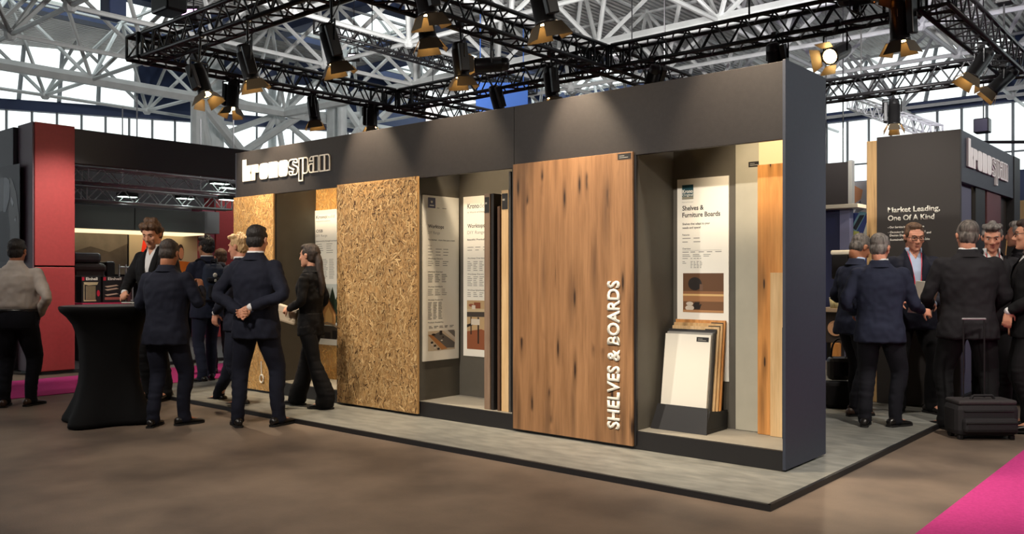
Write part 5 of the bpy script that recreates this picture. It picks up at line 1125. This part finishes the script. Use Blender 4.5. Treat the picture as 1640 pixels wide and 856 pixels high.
    for i, s in enumerate((1, -1)):
        hp = Vector((sway+s*.085*wide, 0, .88)); kn = KN[i]; an, fd = AN[i]; ft = an-Vector((0,0,.035))
        hem = .062*legw if not female else .105
        limb(t, [(hp, .102*wide), (hp.lerp(kn, .5), .088*wide*max(1, legw*.9)), (kn, .071*wide*max(1, legw*.95)), (kn.lerp(an, .5)-fd*.012, .066*legw if not female else .092), (an+Vector((0,0,.06))+fd*.005, .060*legw if not female else .1), (ft+fd*.02, hem)], 16)
    tm = remeshed(t, .011, 3, .5)
    for v in tm.vertices:
        q = v.co; w_ = .006*noise.noise(Vector((q.x*9, q.y*9, q.z*14)))+(.007*noise.noise(Vector((q.x*6, q.y*6, q.z*32+3))) if q.z < .55 else 0); v.co += Vector((q.x-(sway+.09 if q.x > sway else sway-.09), q.y, 0)).normalized()*w_
    link('trousers', tm, M_T, o)
    # ---------------- shoes
    for i in range(2):
        an, fd = AN[i]; side = Vector((fd.y, -fd.x, 0)); B_ = Vector((an.x, an.y, 0)); rings = []; hz0 = .024 if female else 0
        for y, a, z1 in ((-.085,.020,.055),(-.075,.032,.078),(-.03,.037,.092),(.03,.036,.088),(.09,.042,.062),(.14,.046,.050),(.18,.040,.042),(.205,.026,.034),(.215,.012,.028)):
            if female: a *= .85
            rings.append([B_+fd*(y*(.92 if female else 1.0)+.0)+side*(a*math.cos(q))+Vector((0,0,.014+hz0*(1 if y < .03 else 0)+max(0,(z1-.014)*(.5+.5*math.sin(q))))) for q in [2*math.pi*j/16 for j in range(16)]])
        sm = MB(); sm.loft(rings); sh_ = sm.build('shoe', shoes or M_SHOE, o, True)
        so = MB(); so.loft([[B_+fd*(y)+side*(a*1.05*math.cos(q))+Vector((0,0,zz)) for y, a, q in ring] for zz, ring in ((.0, SOLE), (.018, SOLE))]); so.build('sole', M_SOLE, sh_)
    # ---------------- top: jacket or shirt
    if top_kind:
        j = MB(); hemz = .79 if top_kind == 'jacket' else .93; bw = belly
        prof = [(hemz,.205,.140,.0),(.88,.203,.142,.0),(.97,.190,.134,.004),(1.08,.178,.126+bw,.006+bw*.7),(1.20,.190,.134+bw*.6,.004+bw*.5),(1.32,.203,.138,.0),(1.40,.196,.124,-.006),(1.455,.170,.100,-.012),(1.50,.112,.078,-.014),(1.535,.078,.071,-.012),(1.555,.070,.067,-.010)]
        if female: prof = [(z, a*(.86 if 1.0 < z < 1.2 else .90), c_*(.86 if z < 1.2 else .95), yo+(.02 if 1.2 < z < 1.35 else 0)) for z, a, c_, yo in prof]
        if top_kind == 'shirt': prof = [(z, a*(.70 if z < 1.0 else .97), c_*(.70 if z < 1.0 else .98), yo) for z, a, c_, yo in prof]
        if top_kind == 'shirt': prof = [p_ for p_ in prof if p_[0] != .88]
        def W2(z): return (wide-1)*(1 if z < 1.42 else .4)+1
        j.loft([sring(T(0, yo, z), xax, yax, a*W2(z), c_*W2(z), 26, 2.3) for z, a, c_, yo in prof])
        cuffs = []
        for i, s in enumerate((1, -1)):
            sh = T(s*(sw-.005), -.012, 1.418); el, wr = (Vector(p) for p in arms[i]); cu_ = wr+(el-wr).normalized()*.02; f_ = .9 if female else 1
            limb(j, [(T(s*.10, -.012, 1.415), .072*f_), (T(s*.155*W2(1), -.012, 1.425), .066*f_), (sh, .066*f_), (sh.lerp(el, .5), .063*f_), (el, .056*f_), (el.lerp(cu_, .5), .052*f_), (cu_, .043*f_)], 16)
            cuffs.append((wr, (wr-el).normalized()))
        jm = remeshed(j, .0105, 2, .5)
        nrm = [v.normal.copy() for v in jm.vertices]
        for v, vn_ in zip(jm.vertices, nrm):
            q = v.co; am = .009 if top_kind == 'jacket' else .009
            w_ = am*noise.noise(Vector((q.x*11, q.y*11, q.z*9)))+am*.7*noise.noise(Vector((q.x*22+5, q.y*22, q.z*20))); v.co += vn_*w_
        hasV = open_front and top_kind == 'jacket'
        if hasV:
            bm = bmesh.new(); bm.from_mesh(jm); zb = 1.10
            for s in (1, -1):
                p0 = T(0, 0, zb); no = Vector((s*math.cos(vw), 0, -math.sin(vw))); no = RL @ no
                bmesh.ops.bisect_plane(bm, geom=bm.verts[:]+bm.edges[:]+bm.faces[:], plane_co=p0, plane_no=no)
            RI = RL.transposed(); dead = []
            for f in bm.faces:
                c = RI @ (f.calc_center_median()-piv)+Vector((0, 0, .95)); 
                if c.y > .02 and c.z > zb and abs(c.x) < (c.z-zb)*math.tan(vw) and c.z < 1.56: dead.append(f)
            bmesh.ops.delete(bm, geom=dead, context='FACES'); bm.to_mesh(jm); bm.free()
        jo = link('jacket' if top_kind == 'jacket' else 'shirt', jm, top, o)
        if hasV or shirt:
            smb = MB(); M_S = shirt or M_SHIRTW
            if hasV:
                pr2 = [(1.0,.15,.112,.0),(1.10,.15,.112+bw,.004+bw*.7),(1.22,.168,.118+bw*.5,.004+bw*.4),(1.34,.178,.119,.0),(1.42,.155,.102,-.008),(1.47,.11,.082,-.012),(1.51,.07,.066,-.012),(1.548,.064,.062,-.008),(1.565,.063,.062,-.006)]
                smb.loft([sring(T(0, yo, z), xax, yax, a*W2(z), c_*W2(z), 26, 2.3) for z, a, c_, yo in pr2]); shm = remeshed(smb, .0105, 2, .5); bm = bmesh.new(); bm.from_mesh(shm); RI = RL.transposed(); dead = []
                for s in (1, -1):
                    bmesh.ops.bisect_plane(bm, geom=bm.verts[:]+bm.edges[:]+bm.faces[:], plane_co=T(0, 0, 1.455), plane_no=RL @ Vector((s*.86, 0, -.5)))
                for f in bm.faces:
                    c = RI @ (f.calc_center_median()-piv)+Vector((0, 0, .95))
                    if (c.y > 0 and c.z > 1.455 and abs(c.x) < (c.z-1.455)*.58) or c.z > 1.562: dead.append(f)
                bmesh.ops.delete(bm, geom=dead, context='FACES'); bm.to_mesh(shm); bm.free(); link('shirt', shm, M_S, o)
            col = MB(); R0 = []
            for z, r, th in ((1.515,.0765,.006),(1.545,.074,.004),(1.568,.071,.0),(1.568,.065,0),(1.52,.066,0)):
                R0.append(sring(T(0, -.012+.006*(z > 1.53), z), xax, yax, r*fr+.001, (r-.002)*fr, 24, 2.0))
            if hasV:
                kq = [q_ % 24 for q_ in range(9, 9+24) if not 4 <= q_ % 24 <= 8]; m2 = len(kq); fl_ = lambda a, q_: (R0[a][q_] if a != 0 else R0[a][q_]+yax*(.02 if q_ in (3, 9) else 0)-xax*0)
                col.add([fl_(a, q_) for a in range(len(R0)) for q_ in kq], [(a*m2+q_, a*m2+q_+1, (a+1)*m2+q_+1, (a+1)*m2+q_) for a in range(len(R0)-1) for q_ in range(m2-1)])
            else: col.loft(R0, cap=False)
            col.build('shirt_collar', M_S, o, True)
            for (wr, d_), s in zip(cuffs, (1, -1)):
                cf = MB(); limb(cf, [(wr-d_*.012, .033), (wr+d_*.004, .0325), (wr+d_*.010, .031)], 14); cf.build('shirt_cuff', M_S, o, True)
        if top_kind == 'jacket':
            cb = MB(); R0 = []
            for z, r, yo in ((1.488,.120,-.016),(1.525,.091,-.014),(1.551,.0815,-.016),(1.554,.0765,-.015),(1.50,.09,-.014)):
                rg = sring(T(0, yo, z), xax, yax, r, r*.86, 28, 2.0); R0.append([p for q_, p in enumerate(rg) if True])
            n_ = 28; keep = [q_ for q_ in range(n_) if not (3 <= q_ <= 11)] if hasV else list(range(n_)); keep = [q_ % n_ for q_ in range(12, 12+n_) if (q_ % n_) in keep]
            vs = [R0[a][q_] for a in range(len(R0)) for q_ in keep]; m_ = len(keep); fs = []
            for a in range(len(R0)-1):
                for q_ in range(m_-1 if hasV else m_): fs.append((a*m_+q_, a*m_+(q_+1) % m_, (a+1)*m_+(q_+1) % m_, (a+1)*m_+q_))
            cb.add(vs, fs).build('jacket_collar', top, o, True)
            if hasV:
                bv = BVHTree.FromPolygons([v.co.copy() for v in jm.vertices], [list(p.vertices) for p in jm.polygons])
                for s in (1, -1):
                    rows = []
                    for q_ in range(13):
                        z = 1.10+(1.50-1.10)*q_/12; xi = (z-1.10)*math.tan(vw)-.002; wdt = .004+.062*math.sin(min(1, q_/8.5)*math.pi/2) if z < 1.40 else .066*(1-(z-1.40)/.16)
                        row = []
                        for u in (0, .5, 1):
                            p = T(s*(xi+wdt*u+.006), 1.0, z); h_ = bv.ray_cast(p, -yax)
                            row.append((h_[0] if h_[0] is not None else T(s*(xi+wdt*u), .08, z))+yax*(.005+.004*math.sin(u*math.pi)))
                        rows.append(row)
                    lm = MB(); vs = [p for r_ in rows for p in r_]+[p-yax*.006 for r_ in rows for p in r_]; n3 = len(rows)*3; fs = []
                    for a in range(len(rows)-1):
                        for u in range(2): fs += [(a*3+u, a*3+u+1, a*3+u+4, a*3+u+3), (n3+a*3+u+3, n3+a*3+u+4, n3+a*3+u+1, n3+a*3+u)]
                        for u in (0, 2): fs.append((a*3+u, a*3+u+3, n3+a*3+u+3, n3+a*3+u))
                    lm.add(vs, fs).build('lapel', top, o, True)
        if lanyard:
            bv2 = BVHTree.FromPolygons([v.co.copy() for v in jm.vertices], [list(p.vertices) for p in jm.polygons]); ln = MB()
            sm_ = [c for c in bpy.data.objects if c.parent is o and c.name.startswith('shirt') and 'collar' not in c.name and 'cuff' not in c.name]
            bv3 = BVHTree.FromPolygons([v.co.copy() for v in sm_[0].data.vertices], [list(p.vertices) for p in sm_[0].data.polygons]) if sm_ else bv2
            for s in (1, -1):
                pts = []
                for q_ in range(9):
                    z = 1.53-.05*q_; x = s*(.060-.0058*q_); p = T(x, 1, z); hs = [h_ for h_ in (bv2.ray_cast(p, -yax)[0], bv3.ray_cast(p, -yax)[0]) if h_ is not None]
                    y = max([(RL.transposed() @ (h_-piv)).y for h_ in hs] or [.1]); pts.append(T(x, y+.006, z))
                limb(ln, [(p, .007) for p in pts], 6, .5)
            ln.build('lanyard', M_RED_L, o, True)
            if badge:
                z = 1.06; c_ = T(0, .15+belly, z); MB().bev(c_-Vector((.048,.004,.075)), c_+Vector((.048,.004,.045)), .003).build('badge', M_PAPER, o); MB().bev(c_+Vector((-.048,-.002,.046)), c_+Vector((.048,.006,.066)), .002).build('badge_header', M_RED_L, o)
    if top_kind == 'shirt':
        be = MB(); be.loft([sring(T(0, 0, z), xax, yax, .176*wide, .127*wide+belly*.5, 26, 2.4) for z in (1.01, 1.05)]); be.build('belt', M_SHOE, o, True)
    return o
SOLE = []
for y, a in ((-.088,.018),(-.075,.034),(-.03,.036),(.03,.033),(.09,.042),(.14,.046),(.18,.040),(.207,.026),(.218,.010)): SOLE.append((y, a, 0))
for y, a in ((.218,.010),(.207,.026),(.18,.040),(.14,.046),(.09,.042),(.03,.033),(-.03,.036),(-.075,.034),(-.088,.018)): SOLE.append((y, a, math.pi))
def facing_(phi): return math.radians(49.4*0+40.6-phi)      # 0 = away from the camera, 90 = to the right of the picture
def ground(px_, y_, Z=0): p = onZ(px_, y_, Z); return (p.x, p.y, Z)
def hgt(y_top, loc): return 1.38+(443-y_top)/1378*depth(loc)-loc[2]

# ---- the group by the cocktail table
L = ground(26, 652); person('person in a pale beige shirt with their back turned, by the red pillar', L, facing_(-8), hgt(383, L), skin='tan', hair='black', top=M_SHIRTG, top_kind='shirt', trousers=M_DKTROU, shoes=M_SHOEB, wide=1.2, belly=.02, shirt=M_SHIRTG,
   feet=[(.12,.06,-.35),(-.12,.0,.2)], arms=[((.33,-.07,1.17),(.20,.09,.98)),((-.33,-.07,1.17),(-.20,.10,.98))], hands=[((-.3,.6,-.7),(-1,0,0),.9),((.3,.6,-.7),(1,0,0),.9)])
L = ground(252, 640); person('person with tousled brown hair and open white shirt looking down behind the black table', L, facing_(196), hgt(354, L), skin='fair', hair='brown', hairstyle='mop', top=M_BLKSUIT, open_front=True, vw=.13, shirt=M_SHIRTW, pitch=.35, yaw=.15, lean=.08,
   arms=[((.26,.10,1.18),(.14,.30,1.08)),((-.27,.04,1.17),(-.18,.28,1.06))], hands=[((-.5,.8,-.1),(-.6,0,-.8),.7),((.3,.9,-.1),(.5,0,-.8),.7)])
L = ground(266, 684); person('person in a dark navy suit with their back turned, leaning at the black table', L, facing_(8), hgt(384, L), skin='tan', hair='dark', top=M_NAVYS, shoes=M_SHOE, wide=1.1, pitch=.25, yaw=.1, lean=.05,
   feet=[(.11,.12,-.6),(-.12,-.03,.15)], arms=[((.31,.05,1.19),(.22,.26,1.33)),((-.28,.02,1.17),(-.24,.24,1.08))], hands=[((-.3,.3,.9),(-.8,.3,0),.8),((.2,1,0),(.3,0,-1),.6)])
L4 = ground(331, 611); p4 = person('person in a blue suit carrying a dark backpack, looking towards the red pillar', L4, facing_(-42), hgt(376, L4)*.985, skin='olive', hair='black', hairstyle='quiff', top=M_BLUESUIT, shirt=M_SHIRTW, yaw=.25,
   feet=[(.11,.13,-.2),(-.10,-.12,.1)], arms=[((.27,-.02,1.17),(.18,.24,1.10)),((-.27,-.02,1.17),(-.17,.25,1.12))], hands=[((-.3,.9,.2),(-.8,0,-.3),.8),((.3,.9,.2),(.8,0,-.3),.8)])
L = ground(385, 650); person('person with fair hair facing the table group, half hidden behind the clasped hands man', L, facing_(-70), hgt(376, L), skin='pink', hair='blond', hairstyle='quiff', top=M_NAVYS, shirt=M_SHIRTW, yaw=.1, pitch=.1, feet=[(.10,.34,-.1),(-.11,-.10,.2)],
   arms=[((.25,.02,1.17),(.18,.24,1.10)),((-.26,-.04,1.17),(-.2,.16,.98))])
L = ground(354, 598); person('person with short brown hair mostly hidden behind the backpack', L, facing_(-40), hgt(399, L), skin='pink', hair='brown', top=M_DKSUIT, pitch=.1, vox=.011)
L = ground(410, 684); person('person in a navy suit with hands clasped behind their back beside the pale chipboard', L, facing_(16), hgt(361, L), skin='fair', hair='black', top=M_NAVYS, shirt=M_SHIRTW, wide=1.1, pitch=.05, yaw=.1, vox=.006, shoes=M_SHOE,
   feet=[(.16,.10,-.2),(-.16,-.04,.75)], arms=[((.33,-.10,1.18),(.075,-.205,1.075)),((-.33,-.10,1.18),(-.03,-.195,1.02))], hands=[((-.8,-.12,-.5),(.1,-1,.1),.55,1.0,.3),((.9,-.25,.12),(0,-1,.1),.75,1.0,.4)])
L = ground(498, 652, PLZ); person('person in a dark trouser suit with long tied hair walking past the far niche', L, facing_(-72), hgt(391, L), skin='fair', hair='dark', hairstyle='long', female=True, top=M_BLKSUIT, trousers=M_BLKSUIT, yaw=-.05, pitch=.02, shoes=M_BLACK,
   feet=[(.09,.21,-.05),(-.09,-.24,.1)], arms=[((.24,-.03,1.16),(.17,.18,1.06)),((-.24,-.02,1.17),(-.15,.19,1.08))], hands=[((-.4,.9,-.1),(-.7,0,-.6),.7),((.35,.9,-.1),(.7,.1,-.4),.9)], vox=.007)
WL = L
# ---- the group by the second booth
L = ground(1366, 664, PLZ); person('person with short dark hair and pale blue collar looking down, next to the end panel', L, facing_(72), hgt(375, L), skin='tan', hair='salt', top=M_BLUESUIT, trousers=M_DKTROU, shirt=M_SHIRTB, pitch=.5, lean=.10, shoes=M_SHOEB, feet=[(.10,-.06,-.1),(-.11,.12,.1)],
   arms=[((.26,-.04,1.16),(.20,.14,1.0)),((-.26,.0,1.17),(-.16,.24,1.10))], hands=[((-.2,.8,-.5),(-1,0,0),.6),((.4,.9,0),(.6,0,-.8),.6)])
L = ground(1409, 684, PLZ); L2 = L; person('person with cropped grey hair from behind in a blue suit, reaching out a hand', L, facing_(22), hgt(375, L), skin='pink', hair='grey', top=M_BLUESUIT, trousers=M_DKTROU, shirt=M_SHIRTW, glasses=True, yaw=-.3, pitch=.15, wide=1.1, vox=.0065, shoes=M_SHOE,
   feet=[(.13,.06,-.75),(-.13,-.02,-.1)], arms=[((.30,.05,1.14),(.37,.26,1.075)),((-.30,-.05,1.16),(-.22,.17,1.05))], hands=[((.75,.45,-.15),(-.4,.8,-.4),.7),((.4,.9,0),(.6,0,-.8),.6)])
L3 = ground(1463, 660, PLZ); person('person with receding brown hair and glasses facing the camera, holding white papers', L3, facing_(190), hgt(358, L3), skin='pink', hair='brown', hairstyle='receding', top=M_NAVYS, trousers=M_BLKSUIT, shirt=M_SHIRTB, open_front=True, vw=.16, glasses=True, lanyard=True, badge=True, pitch=.22, yaw=.1, wide=1.04, shoes=M_SHOE, vox=.0065,
   feet=[(.14,.06,-.45),(-.14,.05,.5)], arms=[((.27,.0,1.15),(.17,.25,1.06)),((-.27,.03,1.15),(-.10,.27,1.04))], hands=[((-.6,.8,0),(-.5,.2,-.8),.6),((.5,.8,.1),(.6,.2,-.6),.7)])
L = ground(1550, 690, 0.001); person('person with grey hair from behind in a wide black suit, before the trolley case', L, facing_(18), hgt(354, L), skin='pink', hair='salt', top=M_CHSUIT, trousers=M_BLKSUIT, shirt=M_SHIRTW, wide=1.18, pitch=.12, yaw=.05, roll=.08,
   feet=[(.20,.05,-.3),(-.17,.02,.5)], arms=[((.29,.02,1.16),(.22,.24,1.02)),((-.31,.03,1.15),(-.27,.27,1.04))], hands=[((-.4,.9,0),(-.6,0,-.8),.6),((-.1,.95,.1),(.8,0,-.5),.6)])
L = ground(1588, 662, 0.012); person('person with wavy grey hair and a red lanyard peering over the black-suited shoulder', L, facing_(196), hgt(359, L), skin='pink', hair='grey', hairstyle='quiff', top=M_CHSUIT, trousers=M_BLKSUIT, shirt=M_SHIRTW, open_front=True, lanyard=True, pitch=.25, yaw=-.2, wide=1.05,
   arms=[((.27,.0,1.15),(.18,.2,1.02)),((-.27,.0,1.15),(-.18,.2,1.02))])
L = ground(1652, 690, 0.012); person('person with dark glasses in profile at the picture edge, in a black suit', L, facing_(-68), hgt(351, L), skin='fair', hair='dark', top=M_BLKSUIT, trousers=M_BLKSUIT, shirt=M_SHIRTW, glasses=True, pitch=.05, open_front=True, wide=1.1, beard=False,
   arms=[((.27,-.02,1.15),(.22,.1,.92)),((-.27,-.02,1.15),(-.2,.2,1.02))])
L = ground(1636, 646, 0.012); person('person with silver hair just showing behind the profile man', L, facing_(-50), hgt(354, L), skin='pink', hair='silver', top=M_DKSUIT, vox=.011)
# ---- things they carry
M_BAGC = mat('cream_clutch', (196,178,152), .5)
q = Vector(WL); R_ = Matrix.Rotation(facing_(-72), 4, 'Z'); cp = q+R_ @ Vector((.0, .27, 1.0)); cp.z = WL[2]+.95
t = thing('clutch_bag', 'pale cream clutch bag held by the woman in the trouser suit', 'bag', cp, facing_(-72))
b = MB().bev((-.05,-.13,-.09), (.0,.13,.08), .02); bb = MB(); Rb = Matrix.Rotation(.25, 4, 'X'); bb.add([Rb @ Vector(v) for v in b.v], b.f); bb.build('bag_body', M_BAGC, t); b = MB().bev((-.053,-.125,.0), (.003,.125,.083), .015); bb = MB(); bb.add([Rb @ Vector(v) for v in b.v], b.f); bb.build('flap', mat('clutch_flap', (206,190,166), .5), t)
pp = Vector(L3)+Matrix.Rotation(facing_(190), 4, 'Z') @ Vector((0, .31, 1.14)); t = thing('papers', 'white folded papers held by the man with the lanyard', 'papers', pp, facing_(190))
Rb = Matrix.Rotation(-.5, 4, 'X') @ Matrix.Rotation(-.1, 4, 'Y')
for dz, m in ((0, M_PAPER), (.004, M_WHITE)):
    b = MB().bev((-.12,-.002+dz,-.18), (.10,dz,.17), .0008); bb = MB(); bb.add([Rb @ Vector(v) for v in b.v], b.f); bb.build('sheet', m, t)
# backpack on the man in the blue suit
M_PACK = cloth('backpack', (40,48,66)); M_STRAP = cloth('backpack_strap', (26,28,36))
kk = p4.scale.x; t = thing('backpack', 'dark blue backpack worn on the back of the man in the blue suit', 'backpack', Vector(L4)+Vector((0,0,0)), facing_(-42))
S_ = lambda x, y, z: Vector((x, y, z))*kk
bk = MB(); bk.loft([sring(S_(0, yo, z), Vector((1,0,0)), Vector((0,1,0)), a*kk, c_*kk, 22, 3) for z, a, c_, yo in ((1.0,.12,.05,-.215),(1.02,.145,.075,-.225),(1.12,.155,.085,-.232),(1.28,.15,.08,-.226),(1.40,.13,.06,-.21),(1.46,.09,.035,-.19))]); bm_ = remeshed(bk, .012, 2); 
for v, vn_ in zip(bm_.vertices, [v.normal.copy() for v in bm_.vertices]): v.co += vn_*.007*noise.noise(v.co*14)
link('pack_body', bm_, M_PACK, t)
MB().bev(S_(-.11,-.345,1.04), S_(.11,-.29,1.2), .03).build('front_pocket', M_STRAP, t); MB().bev(S_(-.12,-.335,1.24), S_(.12,-.28,1.29), .015).build('top_band', M_STRAP, t)
for s in (1, -1):
    sm_ = MB(); limb(sm_, [(S_(s*.07,-.16,1.45), .018), (S_(s*.095,-.085,1.515), .02), (S_(s*.115,.03,1.495), .02), (S_(s*.125,.12,1.38), .02), (S_(s*.15,.115,1.22), .018), (S_(s*.18,-.02,1.08), .014), (S_(s*.14,-.17,1.05), .012)], 8, .5); sm_.build('strap', M_STRAP, t, True)
MB().path([S_(-.03,-.20,1.465), S_(-.03,-.215,1.505), S_(.03,-.215,1.505), S_(.03,-.20,1.465)], .009).build('carry_loop', M_STRAP, t)
MB().ell(S_(-.03,-.325,1.32), (.03,.018,.03), 12, 8).ell(S_(-.03,-.325,1.26), (.024,.015,.024), 12, 8).ell(S_(.02,-.325,1.235), (.03,.015,.018), 12, 8).build('keyring_charm', mat('charm_pale', (190,190,186), .3), t, True)
# black handbag by the dark-haired man's leg
q = ground(1338, 655, PLZ); t = thing('handbag', 'black glossy handbag hanging behind the man next to the end panel', 'handbag', (q[0], q[1]+.1, PLZ), .6)
M_BAG = mat('glossy_black_bag', (26,24,24), .25); M_TROL = M_CASE
MB().bev((-.12,-.07,.28), (.12,.07,.52), .05).build('bag_body', M_BAG, t); hb = MB(); limb(hb, [(Vector((-.08,0,.5)), .010), (Vector((-.06,0,.64)), .010), (Vector((0,0,.7)), .010), (Vector((.06,0,.64)), .010), (Vector((.08,0,.5)), .010)], 8); hb.build('handle', M_BAG, t, True); MB().bev((-.15,-.09,.0), (.13,.1,.27), .04).build('bag_base', M_TROL, t)
bpy.data.scenes.remove(TMP)
